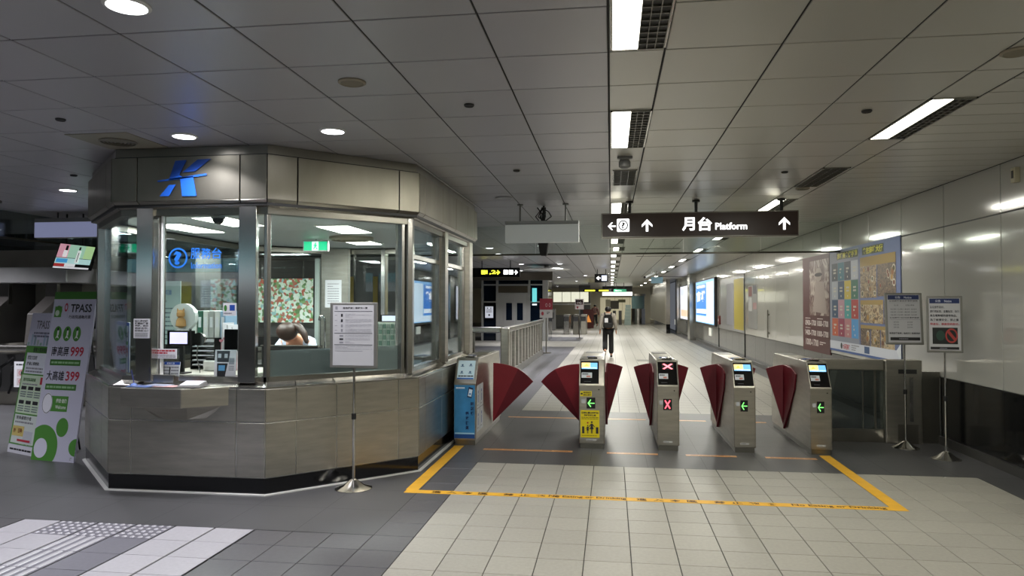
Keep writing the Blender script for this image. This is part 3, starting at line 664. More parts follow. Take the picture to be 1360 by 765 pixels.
for i in range(5): MB().lathe([(.005, -.015), (.02, 0), (.016, .015)], (-.08+.04*i, -.14, .28+.02*(i % 2)), n=8).cyl((-.08+.04*i, -.14, 0), (-.08+.04*i, -.14, .27), .003, n=5).build('flower', flat('c47c8c'), t)
t = thing('black_monitor', 'black monitor back behind the machine flyer', 'screen', (-3.46, 6.15, .97)); MB().box(-.06, .12, 0, .03, .2, .4).build('panel', BLACK, t, bevel=.005); MB().box(0, .04, .0, .03, 0, .2).build('stand', RUB, t)
for i, (x, y, c, l_) in enumerate([(-3.93, 5.56, '5f7fc8', 'blue leaflet on the left of the counter tray'), (-3.7, 5.58, 'd8aaa6', 'pink leaflet at the middle of the counter tray'), (-3.47, 5.57, 'cfd3d6', 'pale framed sheet leaning on the right of the counter tray'), (-3.8, 5.62, 'b8c4dc', 'pale blue leaflet tucked behind others on the counter tray')]):
    t = thing('leaflet', l_, 'leaflet', (x, y, .9095+.0015*i), R_.uniform(-.2, .2), 'leaflets on the counter tray')
    if i == 2:
        MB().hexa([(-.1, -.07, 0), (.1, -.07, 0), (.1, .08, 0), (-.1, .08, 0)], [(-.09, -.06, .012), (.09, -.06, .012), (.09, .07, .04), (-.09, .07, .04)]).build('stand', GREYP, t)
        MB().hexa([(-.08, -.05, .016), (.08, -.05, .016), (.08, .06, .04), (-.08, .06, .04)], [(-.08, -.05, .018), (.08, -.05, .018), (.08, .06, .042), (-.08, .06, .042)]).build('sheet', PAPER, t)
    else: MB().box(-.1, .1, -.06, .06, 0, .0015).build('sheet', flat(c), t); Art((-.1, -.06, .0015), (1, 0, 0), (0, 1, 0), .2, .12).lines(.1, .9, .1, .9, 4, TG, 1, .4, i).build('print', t)
t = thing('pen', 'dark blue pen standing in a chained holder at the tray left end', 'pen', (-4.02, 5.6, .909)); MB().lathe([(.03, 0), (.02, .015), (.008, .02)], n=12).build('holder', flat('6d86c4'), t, smooth=True); MB().cyl((0, 0, .015), (-.025, 0, .13), .004, n=8).build('barrel', flat('222a66'), t)
# clerk bending over the desk
SK = mat('skin', 'c79274', .5); HR = mat('brown_hair', '2f1c12', .5, noise=.3, nscale=40); SH = mat('blue_shirt', 'b9c6de', .7)
ck = thing('person', 'booth clerk with brown ponytail bending forward over the dark desk, pale shirt', 'person', (-3.6, 7.98, .21))
fp = [(0, .10, .46), (0, .05, .62), (0, -.02, .82), (0, -.12, .98), (0, -.20, 1.02), (0, -.27, 1.06), (0, -.36, 1.04), (0, -.40, .98)]
fe = [(i, i+1) for i in range(7)]; fr = [(.15, .12), (.14, .11), (.15, .1), (.13, .09), (.05, .05), (.075, .08), (.085, .09), (.05, .05)]
# arms to the desk, legs seated
for s_ in (-1, 1):
    b = len(fp); fp += [(s_*.17, -.11, .95), (s_*.25, -.22, .80), (s_*.16, -.42, .80), (s_*.13, -.50, .80)]; fe += [(3, b), (b, b+1), (b+1, b+2), (b+2, b+3)]; fr += [.055, .042, .03, .028]
    for k in range(5):
        q = len(fp); dx = s_*(.03-.015*k); fp += [(s_*.13+dx, -.535, .80), (s_*.13+dx*1.3, -.575+.01*abs(k-2), .795)]; fe += [(b+3, q), (q, q+1)]; fr += [.009, .008]
    b = len(fp); fp += [(s_*.09, .05, .45), (s_*.11, -.3, .46), (s_*.11, -.28, .08), (s_*.11, -.38, .03)]; fe += [(0, b), (b, b+1), (b+1, b+2), (b+2, b+3)]; fr += [.08, .06, .04, .03]
skin('body', fp, fe, fr, SK, ck)
skin('shirt', [fp[0], fp[1], fp[2], fp[3], (0, -.17, 1.0), fp[8], (-.24, -.2, .82), fp[25-1] if False else (.17, -.11, .95), (.24, -.2, .82)], [(0, 1), (1, 2), (2, 3), (3, 4), (3, 5), (5, 6), (3, 7), (7, 8)], [(.16, .13), (.155, .12), (.165, .115), (.14, .1), .065, .068, .055, .068, .055], SH, ck)
skin('trousers', [(0, .1, .44), (.09, .05, .45), (.11, -.3, .46), (.11, -.28, .12), (-.09, .05, .45), (-.11, -.3, .46), (-.11, -.28, .12)], [(0, 1), (1, 2), (2, 3), (0, 4), (4, 5), (5, 6)], [.15, .09, .07, .055, .09, .07, .055], DARK, ck)
MB().lathe([(.118*math.sin(math.pi*i/10)+.001, -.105*math.cos(math.pi*i/10)) for i in range(11)], (0, -.37, 1.085), n=24).build('hair', HR, ck, smooth=True)
skin('ponytail', [(.06, -.34, 1.15), (.15, -.37, 1.13), (.22, -.40, 1.05), (.26, -.42, .95)], [(0, 1), (1, 2), (2, 3)], [.05, .045, .04, .02], HR, ck)
t = thing('office_chair', 'black office chair under the booth clerk', 'chair', (-3.6, 8.03, .21)); MB().box(-.24, .24, -.1, .25, .28, .35).build('seat', RUB, t, bevel=.03, seg=2); MB().box(-.22, .22, .26, .31, .45, .85).build('backrest', RUB, t, bevel=.02); MB().cyl((0, .05, .05), (0, .05, .28), .025).build('column', DARK, t); MB().box(-.25, .25, .03, .07, .0, .05).box(-.02, .02, -.2, .3, .0, .05).build('base', DARK, t)
t = thing('desk_screen', 'low black desk partition in front of the clerk', 'partition', (-3.33, 7.13, .88)); MB().box(-.32, .3, -.015, .015, -.2, .28).build('panel', RUB, t, bevel=.004); MB().box(-.33, .31, -.02, .02, .28, .29).build('rail', STEELD, t)
t = thing('glass_teapot', 'clear teapot on the desk beside the clerk', 'teapot', (-3.3, 7.3, .97)); MB().lathe([(.04, 0), (.07, .04), (.06, .09), (.03, .11)], n=16).build('body', STEELL, t, smooth=True); MB().tube([(.06, 0, .05), (.1, 0, .07), (.12, 0, .12)], .008).build('spout', STEELL, t)
t = thing('water_tap', 'tall curved chrome tap by the white cabinet in the booth', 'tap', (-3.15, 7.6, .97)); MB().tube([(0, 0, 0), (0, 0, .45), (-.02, 0, .5), (-.06, 0, .5), (-.07, 0, .45)], .012, 10).build('spout', POLISH, t)
t = thing('white_cabinet', 'white low cabinet behind the notice stand inside the booth', 'cabinet', (-2.75, 8.15, .09)); MB().box(-.25, .25, -.2, .2, 0, 1.0).build('body', WHITE, t, bevel=.005); MB().box(-.23, .0, -.212, -.2, .05, .95).build('door', WHITE, t); MB().box(.01, .23, -.212, -.2, .05, .95).build('door', WHITE, t)
t = thing('key_rack', 'pale rack of green striped paper slots at the right of the booth window', 'rack', (-2.45, 7.7, 1.2)); MB().box(-.17, .17, 0, .03, -.2, .2).build('panel', flat('b5bdb0'), t)
for i in range(7):
    for j in range(6): MB().box(-.155+i*.045, -.12+i*.045, -.008, 0, -.18+j*.062, -.13+j*.062).build('slot', flat('4d6a5c') if (i+j) % 2 else flat('79897e'), t)
t = thing('rack_stand', 'narrow steel stand carrying the paper slot rack', 'stand', (-2.45, 7.75, .2)); MB().box(-.02, .02, 0, .03, .03, .86).build('pole', STEELD, t); MB().box(-.18, .18, -.1, .15, 0, .03).build('base', STEELD, t)
t = thing('desk_clock', 'small black framed display on top of the slot rack', 'screen', (-2.45, 7.71, 1.402)); MB().box(-.1, .1, 0, .03, 0, .08).build('case', BLACK, t); MB().box(-.08, .08, -.003, 0, .01, .07).build('screen', glow('cfd8e8', .6), t)
# ================================================================ hall wall beyond the booth
hw = MB().box(-13.9, -4.4, 15, 15.3, 0, CH).build('wall_rear_left', STEELD); struct(hw)
for i in range(8): MB().box(-13.6+i*1.15, -12.5+i*1.15, 14.98, 15, .9, CH-.4).build('wall_panel', mat('hall_panel', '757471', .25, .5), hw)
MB().box(-13.6, -4.4, 14.97, 15, 0, .88).build('base_panel', DARK, hw)
t = thing('flower_mural', 'backlit mural of red and green flowers seen through the booth windows', 'mural', (-7.55, 14.85, 1.68))
MB().box(-1.3, 1.15, 0, .1, -.5, .5).build('case', DARK, t)
MB().box(-1.27, 1.12, -.004, 0, -.48, .48).build('print', photo('flowers', ['d6dccb', '5e7f4e', 'cfe0cf', 'b0614d', 'c9d4c0', '7ba06a', '8fb9b4', 'dadfd2', 'a8705c'], 8, emit=.6), t)
t = thing('yellow_reflection', 'yellow vertical banner panels on the far hall wall', 'reflection', (-5.6, 14.93, 1.6)); MB().box(-.06, .06, -.02, 0, -.7, .6).build('panel', flat('a8902c'), t); MB().box(.5, .6, -.02, 0, -.7, .6).build('panel', flat('a8902c'), t)  # yellow reflection in the booth glass, built as panels on the wall
# ================================================================ gates
GY = 8.0
def gate(x0, x1, label, state, poster=None):
    xc = (x0+x1)/2; h = (x1-x0)/2
    t = thing('ticket_gate', label, 'ticket gate', (xc, GY, 0), group='ticket gates in a row')
    MB().box(-h+.012, h-.012, .015, 1.82, 0, .055).build('plinth', STEELD, t)
    prof = [(0, .055), (0, .70), (.17, .975), (1.7, .965), (1.86, .55), (1.86, .055)]
    MB().prism(prof, 'x', -h, h).build('cabinet', STEEL, t, bevel=.008, seg=2)
    MB().box(-h-.002, h+.002, -.003, 1.6, .695, .705).build('seam_trim', STEELL, t) if False else None
    # console on the slope
    u = Vector((0, .17, .275)).normalized()
    a = Art((-h, 0, .70), (1, 0, 0), tuple(u), 2*h, .323); a.step = .002
    m_ = MB(); nrm = Vector((1, 0, 0)).cross(u)
    if poster != 'blue':
        r0, r1 = (.06, .94) if poster != 'yellow' else (.05, .78)
        a.rect(r0, r1, .06, .93, BLACK, 1)
        if state == 'x':
            a.rect(.25, .8, .62, .86, RUB, 2)
            X = glow('ff7a86', 2.2)
            a.poly([(.28, .66), (.36, .64), (.76, .84), (.68, .86)], X, 3); a.poly([(.36, .86), (.28, .84), (.68, .64), (.76, .66)], X, 3.3)
        else:
            k1 = r0+.04; k2 = r1-.06
            a.rect(k1, k2, .62, .86, glow('6fb0e0', .9), 2); a.rect(k1, k1+(k2-k1)*.55, .66, .86, glow('f0d890', .9), 3); a.text('Welcome', k1+.1, k2-.03, .635, .68, glow('f4f8ff', 1), 4); a.poly([(k1+.08, .7), (k1+.2, .82), (k1+.3, .72)][::-1], glow('e8b75a', .9), 4)
        k1 = r0+.04; a.rect(k1, k1+.42, .28, .48, flat('c6ccd2'), 2); a.lines(k1+.03, k1+.38, .38, .46, 1, TX, 3); a.rect(k1+.2, k1+.36, .3, .36, flat('c07a6a'), 3); a.lines(.2, .6, .12, .16, 1, flat('5a5a5e'), 2, .4)
        a.build('console', t)
        b = Art((-h, -.0005, .06), (1, 0, 0), (0, 0, 1), 2*h, .64); b.step = .002
        b.rect(.30, .64, .60, .79, RUB, 1) if state != 'x' else b.rect(.27, .67, .6, .79, RUB, 1)
        if state == 'x':
            X = glow('ff5a6a', 2.0); b.poly([(.33, .63), (.38, .62), (.61, .76), (.56, .77)], X, 2); b.poly([(.38, .77), (.33, .76), (.56, .62), (.61, .63)], X, 2.3)
        else:
            Gn = glow('6fe06a', 1.6); b.rect(.37, .61, .685, .70, Gn, 2); b.poly([(.34, .692), (.45, .76), (.48, .75), (.39, .692)][::-1], Gn, 2.2); b.poly([(.34, .692), (.39, .692), (.48, .635), (.45, .625)][::-1], Gn, 2.2)
        b.build('arrow_display' if state != 'x' else 'cross_display', t); b = Art((-h, -.0005, .06), (1, 0, 0), (0, 0, 1), 2*h, .64); b.step = .002
        b.rect(.1, .26, .69, .76, flat('b5b8bc'), 1); b.rect(.28, .68, .045, .075, flat('c0c0bc'), 1); b.lines(.32, .64, .05, .07, 1, TG, 2)
        b.disc(.78, .93, .03, DARK, 1, .011)
        if poster == 'yellow':
            b.build('label_plates', t); b = Art((-h, -.0005, .06), (1, 0, 0), (0, 0, 1), 2*h, .64); b.step = .002
            Y_ = flat('e0cc18', .45)
            b.rect(.06, .80, .10, .57, Y_, 1); q = b; b = Art((-h, -.0005, .06), (1, 0, 0), (0, 0, 1), 2*h, .64); b.step = .002; b.rect(.05, .5, .81, .9, Y_, 1); b.disc(.11, .855, .04, TX, 2, .016); b.text('禁帶推車', .17, .47, .86, .89, TX, 2); b.text('請走公務門', .17, .47, .82, .85, TX, 2); b.build('yellow_sticker', t); b = q
            b.text('攜帶孩童出站時請', .10, .76, .51, .545, TX, 2, .03); b.text('牽好您的孩童', .2, .66, .47, .50, TX, 2, .03); b.lines(.10, .76, .41, .46, 2, flat('6a5f14'), 2, .4, 3)
            b.disc(.34, .355, .035, TR, 2, .014)
            b.rect(.12, .21, .17, .29, TX, 2); b.rect(.66, .76, .17, .28, TX, 2)
            def fig(cx, cy, s_):
                b.disc(cx, cy+.115*s_, .035*s_, TX, 2, .015*s_); b.poly([(cx-.05*s_, cy), (cx+.05*s_, cy), (cx+.035*s_, cy+.09*s_), (cx-.035*s_, cy+.09*s_)], TX, 2)
                b.poly([(cx-.075*s_, cy), (cx+.075*s_, cy), (cx+.04*s_, cy+.045*s_), (cx-.04*s_, cy+.045*s_)], TX, 2.1)
                b.rect(cx-.03*s_, cx-.005*s_, cy-.07*s_, cy, TX, 2.2); b.rect(cx+.005*s_, cx+.03*s_, cy-.07*s_, cy, TX, 2.2)
                b.poly([(cx-.035*s_, cy+.085*s_), (cx-.03*s_, cy+.065*s_), (cx-.11*s_, cy+.03*s_), (cx-.115*s_, cy+.042*s_)][::-1], TX, 2.3)
                b.poly([(cx+.035*s_, cy+.085*s_), (cx+.03*s_, cy+.065*s_), (cx+.11*s_, cy+.03*s_), (cx+.115*s_, cy+.042*s_)], TX, 2.3)
            fig(.34, .222, .72); fig(.5, .245, 1.05)
            b.lines(.12, .7, .12, .15, 1, flat('a8960f'), 2, .5, 8)
        b.build('yellow_notice' if poster == 'yellow' else 'label_plates', t)
    else:
        a.rect(.1, .88, .16, .90, flat('c3dbe6', .3), 1)
        DBu = flat('3b5f86')
        for i, (x, y) in enumerate([(.3, .72), (.68, .74), (.3, .45), (.68, .45)]):
            a.disc(x, y, .045, DBu, 2, .03); a.rect(x-.08, x+.08, y-.07, y-.045, DBu, 2); a.rect(x-.02, x+.02, y-.05, y, DBu, 2)
        a.lines(.16, .84, .24, .32, 1, TX, 2, .6, 5); a.rect(.12, .86, .16, .21, flat('2b68b8'), 2); a.build('console', t)
        b = Art((-h, -.0005, .06), (1, 0, 0), (0, 0, 1), 2*h, .64); b.step = .002
        sky = mat('poster_blue', '3a86bd', .35, noise=.35, nscale=5)
        b.rect(.02, .95, .03, .97, sky, 1); b.rect(.02, .95, .03, .10, flat('174a8c'), 2); b.lines(.1, .5, .90, .94, 1, flat('d8e8f2'), 2, .6, 2)
        b.poly([(.60, .76), (.80, .74), (.88, .92), (.68, .94)], flat('16294e'), 2); b.poly([(.64, .78), (.79, .765), (.85, .89), (.70, .905)], flat('cfe4f4'), 3); b.rect(.70, .78, .80, .83, flat('3f7fc4'), 4)
        for i, ch in enumerate('輕鬆購'): b.text(ch, .76, .90, .61-i*.085, .675-i*.085, flat('12305e'), 3, .03)
        for i, ch in enumerate('暢遊捷運'): b.text(ch, .54, .68, .44-i*.085, .505-i*.085, flat('12305e'), 3, .03)
        b.rect(.05, .93, .105, .13, flat('9fd0ea'), 2)
        b.build('poster_print', t)
        c = Art((h+.0005, .02, .12), (0, 1, 0), (0, 0, 1)); c.step = .002   # notices on the passage side
        c.rect(.02, .42, .02, .55, flat('c8ccd0'), 1); c.rect(.20, .215, .03, .54, TG, 2); c.rect(.03, .41, .28, .29, TG, 2)
        for (p_, q_) in ((.1, .42), (.31, .42), (.1, .16), (.31, .16)): c.disc(p_, q_+.05, .02, TB, 2); c.rect(p_-.015, p_+.015, q_-.07, q_+.02, TB, 2); c.lines(p_-.06, p_+.06, q_-.11, q_-.085, 1, TG, 2)
        c.build('side_notice', t)
    # top fittings
    MB().box(-h+.02, h-.02, .22, .60, .966, .978).build('top_reader', STEELL, t, bevel=.004); MB().box(-h+.03, h-.03, .66, 1.25, .964, .972).build('top_plate', STEEL, t, bevel=.003)
    MB().box(-.05, .06, .28, .40, .978, .988).build('card_slot', BLACK, t); MB().box(-.06, .03, .46, .54, .978, .985).build('card_slot', flat('2b4a86'), t)
    MB().box(-h+.03, h-.03, 1.3, 1.62, .962, .972).build('top_reader', GREYP, t, bevel=.004)
    return t
gates = [gate(-1.775, -1.52, 'leftmost ticket gate with blue advertising poster beside the booth', 'n', 'blue'),
         gate(-.356, -.075, 'ticket gate with a yellow mother and child notice on its front', 'n', 'yellow'),
         gate(.497, .733, 'middle ticket gate showing red crosses on its displays', 'x'),
         gate(1.31, 1.536, 'ticket gate with green arrow between the red cross gate and the rightmost', 'n'),
         gate(2.097, 2.318, 'rightmost ticket gate with green arrow, its body standing beside the glass railing', 'n')]
def flap(t, side, wide, h):
    """red fan flap: inner facet along the cabinet side, outer facet across the passage"""
    s = side; b = MB(); apex = (s*(h+.012), 1.10, .09); n = 8; th = .03
    if wide:
        R0 = .765; a0, a1, a2 = math.radians(88), math.radians(64), math.radians(45)
        y0, y1, y2 = .97, 1.05, 1.12
    else:
        R0 = .775; a0, a1, a2 = math.radians(90), math.radians(89), math.radians(74)
    def arc(A, B, ya, yb, m, Ra=R0, Rb=R0):
        vs = [apex]; 
        for i in range(n+1):
            k = i/n; an = A+(B-A)*k; r = Ra+(Rb-Ra)*k; vs.append((apex[0]+s*r*math.cos(an), ya+(yb-ya)*k, apex[2]+r*math.sin(an)))
        vs2 = [(p[0], p[1]+th, p[2]) for p in vs]; N_ = len(vs)
        fs = [tuple(range(N_)), tuple(range(N_, 2*N_))[::-1]]+[(i, (i+1) % N_, N_+(i+1) % N_, N_+i) for i in range(N_)]
        return MB().add(vs+vs2, fs, None)
    if wide:
        arc(a0, a1, y0, y1, RED_LIT).build('flap_inner', RED_LIT, t); arc(a1, a2, y1, y2, RED, R0, .735).build('flap_outer', RED, t)
    else:
        arc(a0, a2, 1.08, 1.13, RED, R0, .75).build('flap_outer', RED, t)
        # inner facet on the cabinet side running toward the front
        x0, x1 = s*(h+.002), s*(h+.03)
        pts = [(1.10, .09), (1.10, .865), (.95, .87), (.75, .85), (.55, .80), (.62, .62), (.80, .42)]
        MB().hexa([(x0, y, z) for y, z in pts], [(x1 if y > 1.0 else x0+s*.012, y, z) for y, z in pts]).build('flap_inner', RED_LIT if False else RED, t)
hw_ = [.1275, .1405, .118, .113, .1105]
for i, (g_, h_) in enumerate(zip(gates, hw_)):
    if i < 4: flap(g_, 1, i == 0, h_)
    if i > 0: flap(g_, -1, i == 1, h_)
a = Art((-1.33, 8.0, 0), (1, 0, 0), (0, 0, 1))
# ================================================================ glass railing right of the gates
t = thing('glass_railing', 'stainless steel railing with dark glass panel between the rightmost gate and right wall', 'railing', (0, 8.86, 0))
MB().box(2.36, 3.13, -.045, .06, .83, .955).build('top_rail', STEEL, t, bevel=.012, seg=2)
MB().box(2.36, 3.13, -.03, .03, 0, .15).build('bottom_rail', STEELD, t, bevel=.004)
MB().box(2.38, 3.13, -.006, .006, .15, .83).build('glass_panel', glass('rail_glass', (.35, .38, .37), 1, 1.5), t)
MB().box(3.03, 3.05, -.02, .02, .15, .83).build('mullion', STEELD, t); MB().box(2.9, 2.912, -.012, .012, .15, .83).build('mullion', STEELD, t)
MB().box(3.13, 3.53, -.08, .10, 0, .955).build('end_post', STEEL, t, bevel=.01, seg=2)
a = Art((3.13, -.081, 0), (1, 0, 0), (0, 0, 1)); a.rect(.13, .35, .0, .22, STEELD, 1); a.rect(.14, .34, .8, .85, DARK, 1); a.rect(.26, .30, .25, .76, STEELL, 1); a.build('access_plates', t)
MB().box(3.54, 3.74, -.02, .03, 0, .82).build('filler_panel', STEELD, t)
# second railing run behind it toward the corridor
t = thing('corridor_railing', 'low glass railing running back behind the rightmost gate', 'railing', (2.36, 9.0, 0))
MB().box(-.03, .03, 0, 1.1, .83, .93).build('top_rail', STEELD, t, bevel=.01); MB().box(-.006, .006, 0, 1.1, .15, .83).build('glass_panel', MC['rail_glass'], t); MB().box(-.03, .03, 0, 1.1, 0, .15).build('bottom_rail', STEELD, t)
# ================================================================ notice stands
def stand(x, y, label, wd, z0, z1, tilt, rz, art, base_r=.14):
    t = thing('notice_stand', label, 'notice stand', (x, y, 0), rz)
    MB().lathe([(base_r, 0), (base_r, .006), (.09, .03), (.035, .075), (.018, .085)], n=28).build('base', POLISH, t, smooth=True)
    MB().cyl((0, 0, .08), (0, 0, .62), .013).build('lower_pole', POLISH, t, smooth=True); MB().cyl((0, 0, .60), (0, 0, z0+.05), .010).build('upper_pole', POLISH, t, smooth=True)
    MB().cyl((0, 0, .60), (0, 0, .65), .02).build('collar', RUB, t, smooth=True)
    fr = bpy.data.objects.new('display_frame', None)
    c, s_ = math.cos(tilt), math.sin(tilt); hgt = z1-z0; h = wd/2
    def Q(x_, d, z_): return (x_, -.02-d*c+z_*s_, z0+z_*c+d*s_)
    f = MB()
    f.hexa([Q(-h, 0, 0), Q(h, 0, 0), Q(h, -.022, 0), Q(-h, -.022, 0)], [Q(-h, 0, hgt), Q(h, 0, hgt), Q(h, -.022, hgt), Q(-h, -.022, hgt)])
    f.build('frame', mat('stand_frame', '8d8c86', .35, .6), t, bevel=.008, seg=2)
    a = Art(Q(-h, .001, 0), (1, 0, 0), (0, s_, c), wd, hgt); a.rect(.07, .93, .04, .96, flat('b8b8ba', .5), 1)
    art(a); a.build('poster', t); return t
def art1(a):
    a.text('高雄捷運優惠辦法一覽', .28, .8, .90, .93, TX, 2); a.rect(.12, .17, .89, .94, TG, 2)
    for y in (.865, .53, .355): a.rect(.1, .9, y-.006, y+.004, flat('55555c'), 2)
    for i, y in enumerate([.80, .72, .64, .57]): a.rect(.24, .28, y-.02, y+.025, TX if i < 2 else TG, 2); a.lines(.33, .88, y-.03, y+.03, 4, flat('9b9ba2'), 2, .35, i+3, .6); a.rect(.11, .16, y, y+.008, TG, 2)
    for i, y in enumerate([.49, .44, .39]): a.rect(.21, .29, y-.015, y+.012, [TG, TX, TG][i], 2); a.lines(.33, .85, y-.02, y+.02, 2, flat('9b9ba2'), 2, .35, i+13, .6)
    a.lines(.12, .9, .28, .34, 3, flat('9b9ba2'), 2, .35, 22, .6); a.rect(.12, .7, .255, .262, TG, 2)
stand(-2.22, 6.0, 'chrome notice stand with a white fare list before the booth right side', .44, 1.045, 1.615, 0, math.radians(-3), art1, .16)
NV = flat('1c2c5c'); 
def art2(a):
    a.rect(.09, .91, .87, .955, NV, 2); a.text('公告', .28, .42, .89, .935, flat('c5c8d8'), 3); a.text('Notice', .52, .72, .89, .93, flat('c5c8d8'), 3)
    a.text('各位旅客首末班車時間表', .12, .88, .83, .855, TX, 3); a.rect(.12, .9, .805, .81, TG, 2)
    a.text('往小港', .25, .36, .745, .775, TX, 3, 0); a.text('往岡山車站', .55, .78, .745, .775, TX, 3, 0)
    for i in range(3): 
        for j, s_ in enumerate(['06:00', '12:00', '18:00', '23:59']): a.text(s_, .15+j*.18, .30+j*.18, .67-i*.055, .695-i*.055, flat('44444a'), 3, 0)
    a.text('各位旅客例假日班車時間表', .12, .9, .505, .53, TX, 3); a.rect(.12, .92, .48, .485, TG, 2)
    for i in range(3):
        a.text('05:55', .22, .36, .42-i*.05, .445-i*.05, flat('44444a'), 3, 0); a.text('23:50', .58, .72, .42-i*.05, .445-i*.05, flat('44444a'), 3, 0)
    a.text('敬請旅客留意，造成不便敬請見諒', .1, .9, .2, .235, TX, 3); a.rect(.12, .9, .08, .14, flat('161616'), 2); a.lines(.35, .7, .095, .125, 1, TG, 3)
stand(3.243, 8.52, 'chrome notice stand with timetable notice before the railing end post', .385, 1.15, 1.73, math.radians(6), math.radians(-6), art2)
def art3(a):
    a.rect(.09, .91, .87, .955, NV, 2); a.text('公告', .25, .40, .89, .935, flat('c5c8d8'), 3); a.text('Notice', .5, .7, .89, .93, flat('c5c8d8'), 3)
    for i, s_ in enumerate(['各位旅客您好，', '遊行用氣球、金屬氣球、自行', '車及電動輔助器等物品，', '為了維護安全，禁止攜', '帶進站，感謝您的配合。']):
        a.text(s_, .1, [.5, .9, .84, .88, .9][i], .78-i*.075, .825-i*.075, TX if i < 3 else (TR if i == 4 else TX), 3, .01)
    a.rect(.16, .85, .15, .44, flat('131a17'), 2); a.disc(.38, .3, .12, flat('223f33'), 3, .09); a.ring(.68, .3, .10, .13, flat('a03a34'), 4, 1.3); a.poly([(.57, .35), (.62, .39), (.80, .25), (.75, .21)][::-1], flat('a03a34'), 4)
    a.rect(.1, .88, .055, .1, flat('161616'), 2); a.lines(.35, .65, .065, .09, 1, TG, 3)
stand(3.42, 7.96, 'chrome notice stand with red prohibition notice, nearest to the right wall', .33, 1.10, 1.685, math.radians(2), math.radians(-12), art3)
# ================================================================ hanging signs
BRN = mat('sign_brown', '33261f', .3, emit=.12)
t = thing('platform_sign', 'long dark brown hanging platform sign with white lit arrows and lettering', 'sign', (1.125, 9.5, 2.635))
MB().box(-1.25, 1.25, 0, .14, -.165, .165).build('case', STEELD, t, bevel=.008)
MB().box(-1.235, 1.235, -.004, 0, -.15, .15).build('face', BRN, t)
a = Art((-1.245, -.004, -.165), (1, 0, 0), (0, 0, 1), .00952, .0101); a.step = .002; W = glow('ffffff', 1.3)
# units ~ photo pixels of the sign: 262 x 33
a.arrow(14, 15.5, 5.5, math.pi, W, 1, .36); 
a.poly([(22, 8), (37, 8), (38, 9), (38, 24), (37, 25), (22, 25), (21, 24), (21, 9)], W, 1); a.ring(29.5, 16.5, 5.2, 6.6, flat('33261f'), 2); a.text('?', 27, 32, 12.5, 20.5, flat('33261f'), 2, .02)
for cx in (62, 243): a.arrow(cx, 16, 8, math.pi/2, W, 1, .42)
a.text('月', 109, 126, 8, 25.5, W, 1, .035); a.text('台', 130, 149, 8, 25.5, W, 1, .035); a.text('Platform', 153, 195, 9, 18, W, 1, .03)
a.build('lettering', t)
for x in (-.88, -.02, 1.05): MB().cyl((x, .07, .16), (x, .07, .325), .022).cyl((x, .07, .30), (x, .07, .325), .05).build('hanger', DARK, t, smooth=True)
t = thing('blank_hanging_sign', 'blank pale grey hanging signboard between booth and platform sign', 'sign', (-.925, 9.6, 2.58))
MB().box(-.5, .5, 0, .12, -.145, .10).build('case', mat('sign_grey', 'c4c9c6', .4, emit=.12), t, bevel=.004); MB().box(-.5, .5, -.005, .12, .105, .145).build('cap', mat('sign_cap', 'a4a8a8', .35), t, bevel=.003); MB().box(-.49, .49, -.004, 0, .10, .105).build('seam', RUB, t)  # faint glow put into the grey case to lift its brightness
for x in (-.3, .32): MB().cyl((x, .06, .14), (x, .06, .38), .012).cyl((x, .06, .365), (x, .06, .38), .04).build('hanger', GREYP, t, smooth=True)
t = thing('projector', 'black device with tangled cables hanging behind the blank grey signboard', 'projector', (-.92, 9.85, CH))
MB().cyl((0, 0, 0), (0, 0, -.5), .015).build('pole', RUB, t); MB().hexa([(-.045, -.06, -.69), (.045, -.06, -.69), (.045, .06, -.69), (-.045, .06, -.69)], [(-.075, -.09, -.5), (.075, -.09, -.5), (.075, .09, -.5), (-.075, .09, -.5)]).build('case', RUB, t, bevel=.01)
cb = MB()
for i in range(9):
    x = R_.uniform(-.07, .07); pts = [(R_.uniform(-.03, .03), 0, -.02), (x, .02, -.08), (x*1.3+R_.uniform(-.03, .03), -.02, -.15), (R_.uniform(-.05, .05), 0, -.24)]
    cb.tube(pts, .007, 6)
cb.tube([(-.09, 0, -.02), (-.03, 0, -.10), (.0, 0, -.14)], .009, 6); cb.build('cables', RUB, t)
t = thing('blank_hanging_sign', 'blank pale blue lit hanging signboard at far left beside the booth crown', 'sign', (-7.92, 9.5, 2.71))
MB().box(-.54, .54, 0, .12, -.13, .16).build('case', GREYP, t, bevel=.004); MB().box(-.53, .53, -.004, 0, -.125, .10).build('face', mat('face_blue', 'aab0d8', .4, emit=.25), t)
MB().cyl((-.2, .06, .15), (-.2, .06, .25), .012).cyl((.3, .06, .15), (.3, .06, .25), .012).build('hanger', DARK, t)
t = thing('television', 'hanging flat television showing two people, left of the booth', 'television', (-7.98, 9.75, 2.30), math.radians(0))
MB().hexa([(-.37, -.03, -.16), (.24, -.03, -.20), (.24, .03, -.20), (-.37, .03, -.16)], [(-.24, -.03, .23), (.36, -.03, .16), (.36, .03, .16), (-.24, .03, .23)]).build('case', BLACK, t)
a = Art((0, -.031, 0), (1, 0, 0), (0, 0, 1)); a.step = .002
def tvp(u, v): 
    lx, rx = -.355+.13*v, .235+.115*v; return (lx+(rx-lx)*u, (-.15+.365*v)*(1-u)+(-.185+.335*v)*u)
def tvq(u0, u1, v0, v1, m, l): a.poly([tvp(u0, v0), tvp(u1, v0), tvp(u1, v1), tvp(u0, v1)], m, l)
tvq(0, .3, .45, 1, glow('dba0b0', .5), 1); tvq(.3, .75, .45, 1, glow('a6d0b8', .5), 1); tvq(.75, 1, .45, 1, glow('b6dc9e', .5), 1)
